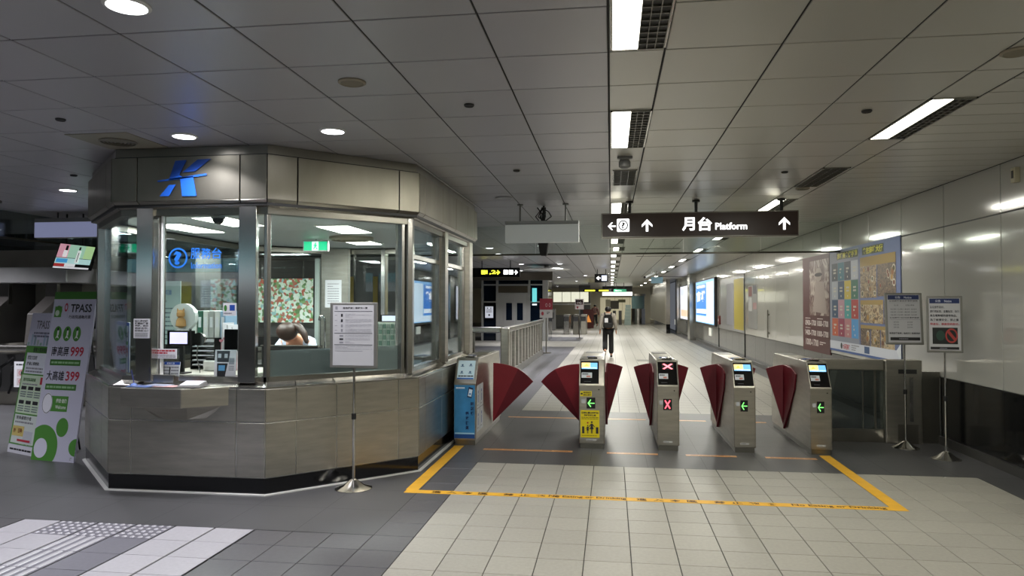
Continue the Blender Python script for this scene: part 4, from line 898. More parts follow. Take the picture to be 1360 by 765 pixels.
tvq(0, 1, .20, .43, glow('b8e0dc', .5), 1); tvq(.03, .35, .24, .4, glow('4aa0d8', .5), 2); tvq(0, .3, .08, .2, glow('b83a3a', .45), 1); tvq(.3, .6, .08, .2, glow('e8e8ea', .5), 1); tvq(.6, 1, .08, .2, RUB, 1); tvq(0, 1, .0, .07, glow('e6e6ea', .5), 1)
tvq(.2, .27, .75, .95, RUB, 3); tvq(.17, .28, .48, .75, glow('f0f0f0', .5), 3); tvq(.58, .63, .8, .93, RUB, 3); tvq(.56, .66, .25, .78, glow('e8eeea', .5), 3); tvq(.6, .62, .3, .7, RUB, 4)
a.build('screen', t); MB().cyl((-.15, 0, .2), (-.15, 0, .66), .012).cyl((.12, 0, .18), (.12, 0, .66), .012).build('bracket', RUB, t)
# smoke curtains
def curtain(label, p0, p1, n=6):
    t = thing('smoke_curtain', label, 'smoke curtain', (0, 0, 0)); p0 = Vector(p0); p1 = Vector(p1)
    e = (p1-p0); nn = Vector((-e.y, e.x, 0)).normalized()*.006
    for i in range(n):
        a_, b_ = p0.lerp(p1, i/n)+e.normalized()*.004, p0.lerp(p1, (i+1)/n)-e.normalized()*.004
        MB().hexa([(a_-nn)[:], (b_-nn)[:], (b_+nn)[:], (a_+nn)[:]], [((a_-nn)+Vector((0, 0, CH-a_.z)))[:], ((b_-nn)+Vector((0, 0, CH-a_.z)))[:], ((b_+nn)+Vector((0, 0, CH-a_.z)))[:], ((a_+nn)+Vector((0, 0, CH-a_.z)))[:]]).build('glass_pane', GLASSS, t)
    k = nn*2.5; z = Vector((0, 0, .03))
    MB().hexa([(p0-k-z)[:], (p1-k-z)[:], (p1+k-z)[:], (p0+k-z)[:]], [(p0-k)[:], (p1-k)[:], (p1+k)[:], (p0+k)[:]]).build('bottom_rail', mat('rail_bronze', '3a382f', .3, .6), t)
curtain('glass smoke curtain with dark bottom rail across the corridor ceiling behind the platform sign', (-13.9, 12.4, 2.48), (3.74, 12.4, 2.48), 14)
curtain('glass smoke curtain with dark bottom rail running back at far left above the television', (-8.7, 6.9, 2.58), (-8.7, 12.38, 2.58), 4)
# ================================================================ advertising boards at the left
def lean_board(label, xl, y0, wd, hgt, tilt, rz, art):
    t = thing('advertising_board', label, 'advertising board', (xl, y0, 0), rz); c, s_ = math.cos(tilt), math.sin(tilt)
    def Q(x_, d, z_): return (x_, -d*c+z_*s_, z_*c+d*s_)
    MB().hexa([Q(0, 0, 0), Q(wd, 0, 0), Q(wd, -.02, 0), Q(0, -.02, 0)], [Q(0, 0, hgt), Q(wd, 0, hgt), Q(wd, -.02, hgt), Q(0, -.02, hgt)]).build('board', mat('board_white', 'c4c4d6', .45), t)
    MB().tube([(.05, .04, .0), (.05, .04, .02)], .01)
    s2 = MB(); s2.tube([(wd*.15, hgt*.8*s_+.03, hgt*.8*c), (wd*.15, s_*hgt+.25, .01)], .010); s2.tube([(wd*.85, hgt*.8*s_+.03, hgt*.8*c), (wd*.85, s_*hgt+.25, .01)], .010); s2.build('prop_leg', RUB, t)
    a = Art(Q(0, 0, 0), (1, 0, 0), (0, s_, c), wd, hgt); art(a); a.build('print', t); return t
LG = flat('4b8a34', .5); DGn = flat('3b7428', .5); RD = flat('b5243a'); INK = flat('17181f')
def artA(a):
    a.rect(0, 1, .955, 1, DGn, 1)
    a.rect(.05, .22, .845, .91, LG, 1); a.disc(.14, .885, .09, LG, 1.2, .03); a.disc(.12, .87, .05, flat('c9d8c4'), 2, .018); a.ring(.32, .905, .015, .026, RD, 2, 1.5); a.rect(.37, .373, .84, .925, TG, 1)
    a.text('TPASS', .43, .93, .875, .925, INK, 2, .02); a.text('行政院通勤月票', .41, .93, .835, .858, INK, 2, .01)
    for i in range(3): a.disc(.2+.23*i, .745, .095, LG, 2, .045); a.rect(.19+.23*i, .23+.23*i, .735, .765, flat('d8d8dc'), 3); a.disc(.2+.23*i, .772, .02, INK, 3, .01); a.poly([(.16+.23*i, .715), (.2+.23*i, .74), (.25+.23*i, .715), (.2+.23*i, .722)][::-1], flat('d8d8dc'), 3)
    a.text('南高屏', .12, .53, .61, .668, INK, 2, .012); a.text('999', .57, .88, .61, .668, RD, 2, .02)
    a.rect(.12, .84, .555, .59, DGn, 1); a.lines(.15, .81, .562, .582, 1, flat('8fb889'), 2, .6, 3)
    a.text('大高雄', .08, .50, .465, .523, INK, 2, .012); a.text('399', .54, .86, .465, .522, RD, 2, .02)
    a.rect(.09, .82, .41, .445, DGn, 1); a.lines(.12, .79, .417, .437, 1, flat('8fb889'), 2, .6, 4)
    a.rect(.25, .68, .285, .375, LG, 1); a.disc(.2, .33, .12, flat('e2e2ea'), 2, .062); a.ring(.2, .33, .055, .0585, INK, 3, 2.0); a.text('掃我‧查詢', .4, .65, .335, .36, flat('dfe8da'), 3); a.text('Welcome', .4, .65, .30, .322, flat('dfe8da'), 3)
    a.disc(.63, .195, .14, LG, 1, .055)
    pts = []
    def clipdisc(cx, cy, rx, ry, m, l):
        P_ = [(min(1, max(0, cx+rx*math.cos(2*math.pi*i/48))), min(1, max(0, cy+ry*math.sin(2*math.pi*i/48)))) for i in range(48)]; a.poly(P_, m, l)
    clipdisc(.22, .075, .36, .13, LG, 1); a.disc(.19, .07, .155, flat('d2d2e2'), 2, .057)
    clipdisc(1.0, .085, .16, .05, LG, 1); a.lines(.9, .97, .01, .03, 2, TG, 2)
lean_board('white advertising board with green dots and large red numbers leaning at the booth left side', -5.93, 6.66, .565, 1.75, math.radians(8.5), math.radians(-9), artA)
def artB(a):
    a.rect(0, 1, .06, .76, LG, 1); a.text('TPASS', .25, .75, .885, .945, flat('55555c'), 2, .01); a.ring(.88, .95, .012, .025, RD, 2, 2); a.lines(.2, .9, .82, .865, 2, flat('77778a'), 2, .6, 4)
    for i in range(8): a.rect(.02+.12*i, .1+.12*i, .765, .785+.02*((i*7) % 4), flat(['8fb0a8', '9fb4c4', '8aa0a8', 'a8b8b0'][i % 4]), 2)
    a.text('優惠方案說明書', .3, .85, .715, .75, INK, 3, .01)
    a.rect(.08, .88, .56, .71, flat('cfd4dc'), 2); a.text('購買方式說明', .14, .5, .66, .69, INK, 3, .01); a.text('捷運公車輕軌', .14, .62, .62, .645, INK, 3, .01); a.lines(.14, .8, .565, .61, 2, TG, 3, .5, 9)
    a.rect(.04, .96, .28, .55, flat('bed2b6'), 2); a.text('適用運具與範圍', .12, .6, .505, .53, GRD, 3, .01); a.lines(.12, .7, .475, .495, 1, TG, 3, .5, 3); a.rect(.78, .95, .49, .54, RD, 3)
    for r in (.445, .345):
        for k in range(3): a.rect(.1+.27*k, .3+.27*k, r, r+.025, INK, 3); a.lines(.1+.27*k, .32+.27*k, r-.055, r-.008, 3, flat('66707a'), 3, .5, k+5)
    a.rect(.05, .93, .07, .27, flat('c8d0cc'), 2); a.text('搭乘優惠好禮', .12, .7, .235, .26, INK, 3, .01); a.lines(.1, .8, .205, .228, 1, TG, 3, .5, 8)
    a.rect(.06, .5, .12, .19, flat('c9b56a'), 3); a.text('抽獎活動', .1, .44, .14, .175, flat('7a3b1c'), 4, .02); a.rect(.5, .85, .08, .16, flat('b8bcc4'), 3); a.text('Smart Green', .4, .9, .065, .078, flat('c9d6c4'), 4, 0); a.rect(.3, .8, .085, .1, RD, 4)
    a.rect(0, 1, 0, .055, flat('d0d0d8'), 2); a.lines(.08, .92, .015, .04, 1, INK, 3, .5, 6)
lean_board('narrower white and green information board standing left of the green dotted board', -6.50, 6.98, .52, 1.52, math.radians(9), math.radians(-22), artB)
def artC(a): a.rect(.3, .9, .3, .8, TG, 1)
# blue framed leaflet holder on the left booth window
t = thing('leaflet_holder', 'blue framed poster holder low on the left booth window', 'poster', (-4.66, 6.0, .985), math.atan2(5.67-6.71, -4.31+5.36))
MB().box(-.36, .34, .19, .20, .0, .45).build('panel', PAPER, t)
a = Art((-.36, .188, .0), (1, 0, 0), (0, 0, 1), .7, .45); 
for i in range(3): a.rect(.03+.33*i, .31+.33*i, .05, .93, flat('c8ccd4'), 1); a.rect(.31+.33*i, .36+.33*i, .0, 1, TB, 1); a.text('999', .08+.33*i, .28+.33*i, .3, .5, RD, 2); a.rect(.08+.33*i, .28+.33*i, .55, .62, LG, 2); a.text('TPASS', .08+.33*i, .28+.33*i, .7, .8, INK, 2)
a.rect(0, 1, .93, 1, TB, 2); a.build('print', t)
# ================================================================ ticket machine bay at the far left
t = thing('ticket_machine_bay', 'stainless ticket machine bay with dark divider fins under a projecting hood', 'ticket machine', (0, 10.4, 0))
MB().box(-13, -8.25, -.5, .3, 1.93, 2.17).build('hood', mat('hood_steel', 'aeaeac', .3, .45, noise=.15, nscale=2), t, bevel=.01); MB().box(-13, -7.2, .3, .4, 0, 2.5).build('back_panel', mat('bay_back', '8d897e', .35, .4, noise=.2, nscale=2), t)
MB().box(-13, -7.0, -.75, -.6, .90, .98).build('front_rail', STEELL, t, bevel=.02); MB().box(-13, -7.0, -.1, .3, .2, .8).build('lower_cabinet', DARK, t); MB().box(-13, -7.0, -.15, .3, 0, .2).build('kick_plate', STEELD, t)
for x in (-12.1, -10.85, -9.6, -8.75): MB().prism([(-.6, .98), (-.55, 1.45), (-.2, 1.72), (-.2, 1.93), (.3, 1.93), (.3, .98)], 'x', x-.12, x+.12).build('divider_fin', mat('fin', '45423f', .4), t, bevel=.005); MB().box(x+.121, x+.135, -.25, -.19, 1.6, 1.93).build('fin_trim', STEELL, t)
for x in (-11.5, -10.2, -9.15, -8.3): MB().box(x-.2, x+.2, .2, .3, 1.0, 1.45).build('machine_face', GREYP, t, bevel=.01); Art((x-.15, .199, 1.05), (1, 0, 0), (0, 0, 1)).rect(0, .3, .15, .35, BLACK, 1).rect(.05, .12, .02, .12, flat('a8a8a4'), 1).disc(.2, .07, .03, RUB, 1).build('machine_print', t)
for i in range(5): MB().tube([(-9.6+.2*i, -.3, .2), (-9.5+.2*i, -.35, .35), (-9.55+.2*i, -.3, .6), (-9.4+.2*i, -.2, .75)], .018, 6).build('cable', RUB, t)
t = thing('prohibition_board', 'small white board with four prohibition pictograms at far left edge', 'notice', (-8.32, 9.3, .55)); MB().box(-.25, .18, 0, .01, -.15, .22).build('panel', PAPER, t); MB().box(-.02, .02, .01, .03, -.55, .1).build('leg', DARK, t)
a = Art((-.25, 0, -.15), (1, 0, 0), (0, 0, 1), .43, .37); a.lines(.08, .92, .84, .92, 1, TX, 1, .7)
for x in (.28, .72):
    for y in (.56, .22): a.rect(x-.17, x+.17, y-.15, y+.15, flat('c6b9ba'), 1); a.ring(x, y, .08, .1, RD, 2); a.poly([(x-.03, y-.07), (x+.03, y-.07), (x+.01, y+.07), (x-.02, y+.06)], TX, 2.5)
a.build('print', t)
# ================================================================ murals and light boxes on the right wall
def wall_art(name, label, y0, y1, z0, z1, cat='poster', th=.012, m=None, case=None):
    t = thing(name, label, cat, (3.75-th, y1, z0)); MB().box(0, th-.0005, y0-y1, 0, 0, z1-z0).build('case' if case else 'panel', case or m or PAPER, t)
    return t, Art((-.0005, 0, 0), (0, -1, 0), (0, 0, 1), y1-y0, z1-z0)
MAR = flat('4c211f', .45)
t, a = wall_art('menu_poster', 'tall dark maroon poster with a seated figure photo and price numbers', 12.98, 14.72, .72, 2.49, m=MAR)
a.rect(.28, .98, .38, .95, photo('maroon_photo', ['3a1a18', '8d7a70', '4c211f', 'b5a89c', '5a3028'], 3.0, 'NOISE'), 1)
a.disc(.62, .80, .12, flat('a2958c'), 2, .07); a.disc(.62, .8, .14, flat('2c1c1a'), 3, .02); a.poly([(.4, .42), (.9, .4), (.82, .72), (.52, .74)], flat('9c8d84'), 2)
WC = flat('d3c8c2')
a.text('0900-1700', .1, .52, .27, .33, WC, 2); a.text('1000-1700', .56, .95, .27, .33, WC, 2); a.text('1400-1700', .1, .52, .165, .225, WC, 2); a.text('1000-1700', .56, .95, .165, .225, WC, 2); a.text('1000-1700', .12, .6, .06, .13, WC, 2); a.lines(.65, .95, .08, .12, 2, WC, 2)
a.lines(.1, .4, .34, .355, 1, WC, 2); a.lines(.56, .86, .34, .355, 1, WC, 2); a.lines(.1, .4, .24, .25, 1, WC, 2); a.build('print', t)
t, a = wall_art('food_guide_mural', 'large blue bordered food guide mural with coloured squares and dish photos', 9.92, 12.96, .82, 2.5, m=flat('5f6c94', .45))
a.rect(.0, .48, .1, .98, flat('8a8f9c', .5), 1)
a.text('高雄美食伴手禮', .14, .46, .905, .965, flat('d6cf4e'), 3, .04); a.text('食在高雄大街', .54, .80, .905, .965, flat('d6cf4e'), 3, .04); a.rect(.13, .47, .90, .97, flat('4b5134'), 2); a.rect(.53, .81, .90, .97, flat('4b5134'), 2)
colz = ['3b4650', '2f7483', '39424f', 'b8bdc4', 'aab0b8', '34506e', 'c9b43c', '2f6b55', '2e4a6a', 'b98f9c', '3f9a98', 'a8362f', 'c05a36', '963450', 'b5787c', '4a93cc']
for r in range(4):
    for c in range(4):
        x0 = .04+c*.108; y1 = .87-r*.182; a.rect(x0, x0+.104, y1-.175, y1, flat(colz[r*4+c]), 2); a.lines(x0+.03, x0+.075, y1-.11, y1-.05, 2, flat('c9c6b8'), 3, .6, r*4+c); a.disc(x0+.052, y1-.145, .006, flat('d8d4c6'), 3, .01)
ph = [photo('dish_a', ['2c221a', '6d5a40', 'a8926c', '4a3428', 'c9bda0'], 14, 'NOISE', st=(1, .6, 1)), photo('dish_b', ['241d18', '7a6650', '3f3026', '9c8a70'], 18, 'NOISE', st=(1, .6, 1)), photo('dish_c', ['3a2c22', '8f7455', 'c7b592', '5a4a3a', 'd8d0bc'], 12, 'NOISE', st=(1, .6, 1))]
RP = random.Random(3)
for (x0, x1, y0, y1, k) in [(.50, .72, .52, .88, 0), (.73, .95, .53, .88, 1), (.50, .80, .30, .50, 2), (.50, .63, .05+.04, .28, 1), (.64, .76, .09, .28, 0), (.77, .93, .10, .28, 2), (.81, .95, .30, .5, 1)]: 
    a.rect(x0, x1, y0, y1, ph[k], 2)
    for q in range(int((x1-x0)*(y1-y0)*90)+1):
        rr = RP.uniform(.012, .022); px, py = RP.uniform(x0+rr, x1-rr), RP.uniform(y0+rr*1.8, y1-rr*1.8)
        a.disc(px, py, rr, flat(RP.choice(['c9c2b2', 'b8ad98', '8c7a60'])), 2.2+.01*q, rr*1.7, n=12); a.disc(px, py, rr*.65, flat(RP.choice(['6a3a24', '8a5a30', '4d4a2a', '7d2f24', 'a8803c'])), 2.4+.01*q, rr*1.1, n=10)
for (x0, x1, y0, y1) in [(.50, .95, .80, .88), (.5, .8, .46, .50), (.5, .95, .25, .28)]: a.rect(x0, x1, y0, y1, flat('9a8146'), 3)
a.rect(0, 1, .0, .10, flat('ccd0da'), 3); a.rect(0, 1, 0, .02, flat('3c5a96'), 4); a.text('大遠百美食', .22, .34, .03, .085, RD, 4, .03); a.disc(.2, .06, .015, INK, 4, .03); a.lines(.36, .48, .03, .09, 3, TG, 4, .5, 2); a.rect(.55, .62, .03, .09, flat('274a78'), 4); a.poly([(1, .0), (1, .16), (.95, .10)], flat('d8dce2'), 5)
a.build('print', t)
def lightbox(label, y0, y1, z0, z1, art, e=.85):
    t, a = wall_art('light_box', label, y0, y1, z0, z1, 'light box', .10, case=DARK); art(a, e); a.build('lit_print', t)
def lbA(a, e):
    a.rect(.03, .97, .03, .97, glow('7fb6e6', e), 1); a.rect(.06, .6, .2, .9, glow('3f7fd0', e), 2); a.rect(.62, .95, .1, .92, glow('d4e6f4', e), 2); a.rect(.05, .95, .05, .18, glow('dfeefa', e), 3)
    a.text('高', .1, .3, .5, .75, glow('ffffff', e), 3, .04); a.text('雄', .35, .57, .5, .75, glow('ffffff', e), 3, .04); a.rect(.1, .55, .82, .88, glow('e8f2fc', e), 3); a.rect(.08, .6, .24, .34, glow('e8f2fc', e), 3)
lightbox('blue and white lit advertising light box on the right wall, nearer of two', 26.2, 32.0, .8, 2.58, lbA)
def lbB(a, e): a.rect(.03, .97, .03, .97, glow('dfe0ee', e), 1); a.rect(.1, .9, .1, .3, glow('d8b8a0', e), 2); a.rect(.1, .6, .7, .9, glow('c4ccec', e), 2)
lightbox('pale lit advertising light box on the right wall beyond the blue one', 34.6, 39.0, .8, 2.55, lbB)
t, a = wall_art('route_map', 'grey route map board with a yellow vertical strip beside the blue light box', 21.0, 25.4, .78, 2.42, 'map', .012, m=flat('9a9a9c', .2)); a.rect(.62, .98, .04, .96, flat('a8993a', .4), 1); a.rect(.3, .6, .1, .9, flat('8a8a90', .3), 1); a.lines(.34, .56, .2, .85, 9, TG, 2, .3, 4); a.build('print', t)
t, a = wall_art('notice_case', 'slim glazed notice case on the right wall beyond the maroon poster', 19.2, 20.4, .95, 2.1, 'notice', .01, m=flat('8c8c8a', .3)); a.rect(.05, .45, .75, .98, flat('7a4b48'), 1); a.rect(.05, .45, .4, .72, flat('b0b0ae'), 1); a.rect(.55, .95, .8, 1.0, flat('55555a'), 1); a.rect(.55, .95, .45, .6, flat('9a7a78'), 1); a.build('print', t)
t = thing('fire_box', 'small red fire alarm box on the right wall', 'fire alarm', (3.75, 25.6, 1.05)); MB().box(-.06, 0, -.15, .15, -.15, .15).build('case', flat('6a2620'), t, bevel=.01); MB().cyl((-.07, 0, 0), (-.06, 0, 0), .05, n=12).build('button', flat('c8c8c4'), t)
t = thing('door_handle_bar', 'long vertical pull bar on the right wall door panel', 'handle', (3.75, 17.8, 1.13)); MB().box(-.05, -.03, -.03, .03, -.33, .33).build('bar', STEELD, t, bevel=.005); MB().box(-.03, 0, -.02, .02, .2, .24).box(-.03, 0, -.02, .02, -.24, -.2).build('bracket', STEELD, t)
for y, d in ((20.95, 'nearer'), (25.9, 'farther')): MB().box(3.738, 3.7495, y, y+.07, .1, 2.48).build('wall_seam', RUB, wr)
for i, y in enumerate((28, 33.8, 43)): 
    t = thing('wall_label', 'small white plate low on the right wall below light boxes, %s one' % ORD[i], 'sign', (3.74, y, .55), group='white plates under the light boxes'); MB().box(-.02, .0, -.3, .3, -.15, .15).build('plate', glow('d8d8cc', .5), t)
t = thing('wall_socket', 'pair of dark socket covers on the black right wall base', 'socket', (3.75, 13.2, .42)); MB().box(-.012, 0, -.1, -.02, -.06, .06).build('cover', RUB, t); MB().box(-.012, 0, .05, .13, -.05, .07).build('cover', RUB, t)
# panel corner at the lower right edge
t = thing('information_board', 'white slanted board corner at the lower right edge of the photo', 'board', (3.0, 5.55, 0), math.radians(20))
MB().hexa([(0, 0, .14), (.5, 0, .14), (.5, .04, .14), (0, .04, .14)], [(.16, .02, .62), (.6, .02, .62), (.6, .06, .62), (.16, .06, .62)]).build('panel', mat('board_pale', 'c5c9ba', .4), t, bevel=.004)
MB().hexa([(.03, .01, .0), (.5, .01, .0), (.5, .12, .0), (.05, .12, .0)], [(.0, 0, .14), (.5, 0, .14), (.5, .04, .14), (0, .04, .14)]).build('foot', RUB, t)
# ================================================================ left railing beyond the gates
t = thing('barred_railing', 'stainless railing with vertical bars running back left of the corridor', 'railing', (-2.2, 14.9, 0))
MB().box(-.05, .05, 0, 8.1, 1.0, 1.12).build('top_rail', STEELL, t, bevel=.02, seg=2); MB().box(-.03, .03, -2.6, 8.1, .0, .16).build('bottom_rail', STEELD, t); MB().box(-.09, .09, -.12, .06, 0, 1.1).build('corner_post', STEEL, t, bevel=.02, seg=2)
for i in range(12): MB().box(-.035, .035, .55+i*.64, .70+i*.64, .16, 1.0).build('bar', STEEL, t)
MB().box(-3.0, -.09, -.1, .02, 1.0, 1.12).build('top_rail', STEELL, t, bevel=.02, seg=2)
for x in (-.75, -1.9, -2.9): MB().box(x-.1, x+.1, -.08, 0, 0, 1.0).build('post', STEELD, t, bevel=.01)
MB().box(-2.9, -.85, -.04, -.03, .16, .95).build('glass_panel', MC['pane_glass'], t); MB().box(-2.9, -.1, -.06, -.0, 0, .16).build('bottom_rail', STEELD, t)
# elevator
LIFT = mat('lift_steel', 'a6a6a3', .35, .35)
el = thing('elevator', 'glass and steel elevator enclosure with closed doors beyond the railing', 'elevator', (-4.15, 31, 0)); NB = mat('dark_blue_glass', '0a1422', .06)
MB().box(-1.45, 1.4, .1, 2.6, 0, CH).build('core', NB, el)
for x0, x1 in ((-1.5, -1.42), (-.85, -.75), (.58, .66), (1.2, 1.44)): MB().box(x0, x1, 0, .12, 0, CH).build('column', LIFT, el)
for z in (1.7, 2.45): MB().box(-1.5, 1.44, .02, .1, z-.03, z+.03).build('crossbar', LIFT, el)
MB().box(-.75, .58, .03, .1, 0, 2.42).build('door_surround', LIFT, el); MB().box(-.75, .55, .0, .05, 2.1, 2.4).build('header_panel', mat('header', '5c5547', .3, .6), el)
for x0 in (-.5, -.02):
    d = MB().box(x0, x0+.46, .0, .03, 0, 2.08).build('door', LIFT, el); MB().box(x0+.1, x0+.36, -.01, .0, .9, 1.65).build('door_window', NB, d)
MB().box(-1.38, -.92, -.02, .02, .95, 1.62).build('poster_case', BLACK, el); a = Art((-1.33, -.021, 1.0), (1, 0, 0), (0, 0, 1), .36, .5); a.rect(0, 1, 0, 1, glow('c8ccd8', .5), 1); a.lines(.15, .85, .45, .75, 3, INK, 2, .4, 3); a.disc(.3, .85, .08, INK, 2, .05); a.disc(.7, .85, .08, INK, 2, .05); a.disc(.5, .25, .1, INK, 2, .09); a.build('poster', el)
MB().box(.75, .95, -.03, .0, 1.7, 2.3).build('lit_panel', glow('66c8cc', .8), el); MB().box(.75, .95, -.03, 0, 1.55, 1.62).build('lit_panel', glow('dfe8ea', .8), el)
bm_ = MB().box(-2.4, -.9+.0, 0, .2, 2.55, CH).build('x', STEELD) if False else None
t = thing('lift_fascia', 'brown steel ceiling fascia above the elevator front', 'fascia', (-4.3, 29.6, 2.72)); MB().box(-1.8, 1.9, 0, .2, -.12, .22).build('panel', mat('fascia', '6b655a', .3, .7), t)
t = thing('canopy_light', 'white oval canopy plate hanging from the far ceiling above the railing', 'ceiling light', (-2.2, 24.8, 2.8)); MB().lathe([(.2, .06), (.75, .03), (.8, 0), (.7, -.02), (.1, -.03)], n=28).build('plate', WHITE, t, smooth=True); MB().cyl((0, 0, .05), (0, 0, .16), .1, n=16).build('stem', WHITE, t)
def small_sign(label, x, y, z, wd, h, art, post=0, m=BLACK, hang=True):
    t = thing('direction_sign' if hang else 'standing_sign', label, 'sign', (x, y, z)); MB().box(-wd/2, wd/2, 0, .08 if hang else .02, -h/2, h/2).build('case', m, t)
    a = Art((-wd/2, -.001, -h/2), (1, 0, 0), (0, 0, 1), wd, h); a.step = .004; art(a); a.build('lettering', t)
    if hang: MB().cyl((-wd*.3, .04, h/2), (-wd*.3, .04, CH-z), .015).cyl((wd*.3, .04, h/2), (wd*.3, .04, CH-z), .015).build('hanger', DARK, t)
    else: MB().cyl((0, .03, -z), (0, .03, -h/2+.05), .02).cyl((0, .03, -z), (0, .03, -z+.03), .16).build('pole', STEELD, t)
YG = glow('e6e23c', 1.8); WG = glow('ffffff', 1.8)
def s1(a): 
    a.rect(.19, .28, .3, .75, YG); a.text('1,2', .29, .5, .25, .75, YG, 1, .03); 
    a.poly([(.5, .45), (.57, .45), (.57, .55), (.5, .55)], YG); a.poly([(.59, .5), (.54, .75), (.52, .68), (.56, .5), (.52, .32), (.54, .25)][::-1], YG, 1.3)
    a.rect(.66, .75, .28, .76, WG); a.rect(.77, .86, .28, .76, WG); a.poly([(.88, .46), (.93, .46), (.93, .56), (.88, .56)], WG); a.poly([(.96, .5), (.915, .75), (.9, .68), (.935, .5), (.9, .32), (.915, .25)][::-1], WG, 1.3)
small_sign('dark hanging exit direction sign with yellow 1,2 and arrow beside the booth', -3.55, 22, 2.59, 1.5, .29, s1)
def s2(a): a.rect(.5, .86, .2, .82, glow('c8d4f4', 1.5)); a.rect(.2, .42, .46, .56, WG); a.poly([(.12, .51), (.26, .72), (.33, .72), (.2, .51)][::-1], WG, 1.3); a.poly([(.12, .51), (.2, .51), (.33, .3), (.26, .3)][::-1], WG, 1.3)
small_sign('small black hanging sign with a white left arrow down the corridor', -.36, 28, 2.61, .54, .33, s2)
def s3(a): a.rect(.06, .42, .2, .7, YG); a.rect(.56, .9, .2, .7, YG)
small_sign('far black hanging sign with two yellow panels', -.85, 45, 2.46, 1.75, .17, s3)
def s4(a): a.rect(0, 1, 0, 1, glow('2f7a5c', .8)); a.lines(.1, .9, .3, .7, 1, glow('c8e0d4', .8), 2)
small_sign('far green hanging sign down the corridor', .57, 46, 2.46, .8, .19, s4)
def s5(a): a.rect(0, 1, .42, 1, flat('8a2436')); a.rect(0, 1, 0, .42, flat('b8b6b8')); a.ring(.52, .66, .07, .09, flat('e0c8cc'), 2, .8); a.ring(.78, .66, .07, .09, flat('e0c8cc'), 2, .8); a.lines(.55, .9, .18, .32, 2, TX, 2); a.disc(.22, .22, .1, flat('9a3040'), 2)
small_sign('red and white standing sign at the far end of the barred railing', -2.1, 23.3, 1.47, .42, .63, s5, hang=False)
def s6(a): a.rect(0, 1, 0, 1, flat('c4b8b8')); a.rect(.1, .9, .45, .9, flat('b34a4c')); a.text('小心', .2, .8, .5, .8, flat('e8d8d8'), 2); a.disc(.3, .2, .1, flat('9a3040'), 2)
small_sign('small pink and white standing sign beyond the farther low gates', -1.44, 33, 1.6, .4, .48, s6, hang=False)
t = thing('hanging_screen', 'pale blue hanging screen back beside a white camera down the corridor', 'screen', (1.88, 30, 2.59)); MB().box(-.24, .24, 0, .06, -.13, .13).build('case', flat('8fb0bc'), t); MB().cyl((0, .03, .13), (0, .03, .37), .015).build('hanger', DARK, t)
t = thing('bullet_camera', 'white bullet camera on a drop pole down the corridor', 'camera', (1.5, 28, 2.74)); MB().cyl((-.2, -.1, -.1), (.15, .1, .08), .05).build('body', WHITE, t, smooth=True); MB().cyl((-.23, -.115, -.115), (-.2, -.1, -.1), .045).build('lens', RUB, t); MB().cyl((.05, 0, .03), (.05, 0, .22), .015).build('pole', WHITE, t)
# farther low gates and counters
for i, (x, y, l_) in enumerate([(-2.35, 38, 'left'), (-1.85, 38, 'middle'), (-1.45, 38, 'right')]):
    t = thing('far_gate', 'distant low steel gate beyond the railing, %s one of three' % l_, 'ticket gate', (x, y, 0), group='distant low gates'); MB().box(-.15, .15, 0, 1.6, 0, 1.05).build('cabinet', [STEELL, STEELD, STEEL][i], t, bevel=.02); MB().box(-.13, .13, -.01, 0, .7, .95).build('front_plate', DARK, t)
t = thing('far_counter', 'distant pale counter line with lit white panels behind the standing signs', 'counter', (-3.0, 50, 0)); MB().box(-1.3, 1.6, 0, .3, 0, .85).build('base', GREYP, t); MB().box(-1.3, 1.6, -.1, .4, 1.55, 1.65).build('ledge', WHITE, t)
for i in range(4): MB().box(-1.0+i*.62, -.42+i*.62, 0, .1, 1.75, 2.45).build('lit_panel', glow('d8d8c4', .9), t)
t = thing('lit_fascia', 'white lit fascia panel above the far end booths', 'light box', (.4, 55, 2.4)); MB().box(-1.05, 1.2, 0, .2, -.14, .12).build('panel', glow('fffef4', 2.0), t); MB().box(-1.05, 1.2, .05, .2, .12, .56).build('bracket', DARK, t)
t = thing('far_round_booth', 'distant round steel booth with glass upper half at the corridor end', 'booth', (2.1, 57, 0)); MB().lathe([(.55, 0), (.55, 1.25)], n=24).build('base', STEELL, t, smooth=True); MB().lathe([(.5, 1.25), (.5, 2.25)], n=24).build('glass', mat('booth_far_glass', '5d7474', .1), t, smooth=True); MB().lathe([(.58, 2.25), (.58, 2.4)], n=24).build('cap', STEELD, t)
t = thing('far_shelf', 'distant pale green stack of leaflet shelves beside the round booth', 'shelf', (1.25, 55.5, 0))
for k in range(6): MB().box(-.25+.02*k, .25, 0, .3, .0+k*.26, .25+k*.26).build('shelf_box', flat('9fb0aa'), t)
for i in range(3):
    t = thing('far_divider', 'distant dark divider panel before the cream end wall, %s of three' % ['left', 'middle', 'right'][i], 'partition', (-.2+.45*i, 56, 0), group='distant dividers'); MB().box(-.12, .12, 0, .3, 0, 1.1).build('panel', [flat('5c2a26'), flat('3a3a3a'), flat('4d4a46')][i], t)
for x, z0, z1, w2, c in [(.3, 1.2, 1.9, .35, '5a5448'), (.9, 1.75, 2.0, .3, '7a7a52'), (-.25, 1.3, 2.0, .2, 'cfc8a8')]:
    t = thing('far_poster', {'5a5448': 'dark poster on the cream end wall', '7a7a52': 'green map sheet on the cream end wall', 'cfc8a8': 'cream sheet left on the end wall'}[c], 'poster', (x, 60.9, 0)); MB().box(-w2, w2, 0, .03, z0, z1).build('sheet', flat(c), t)
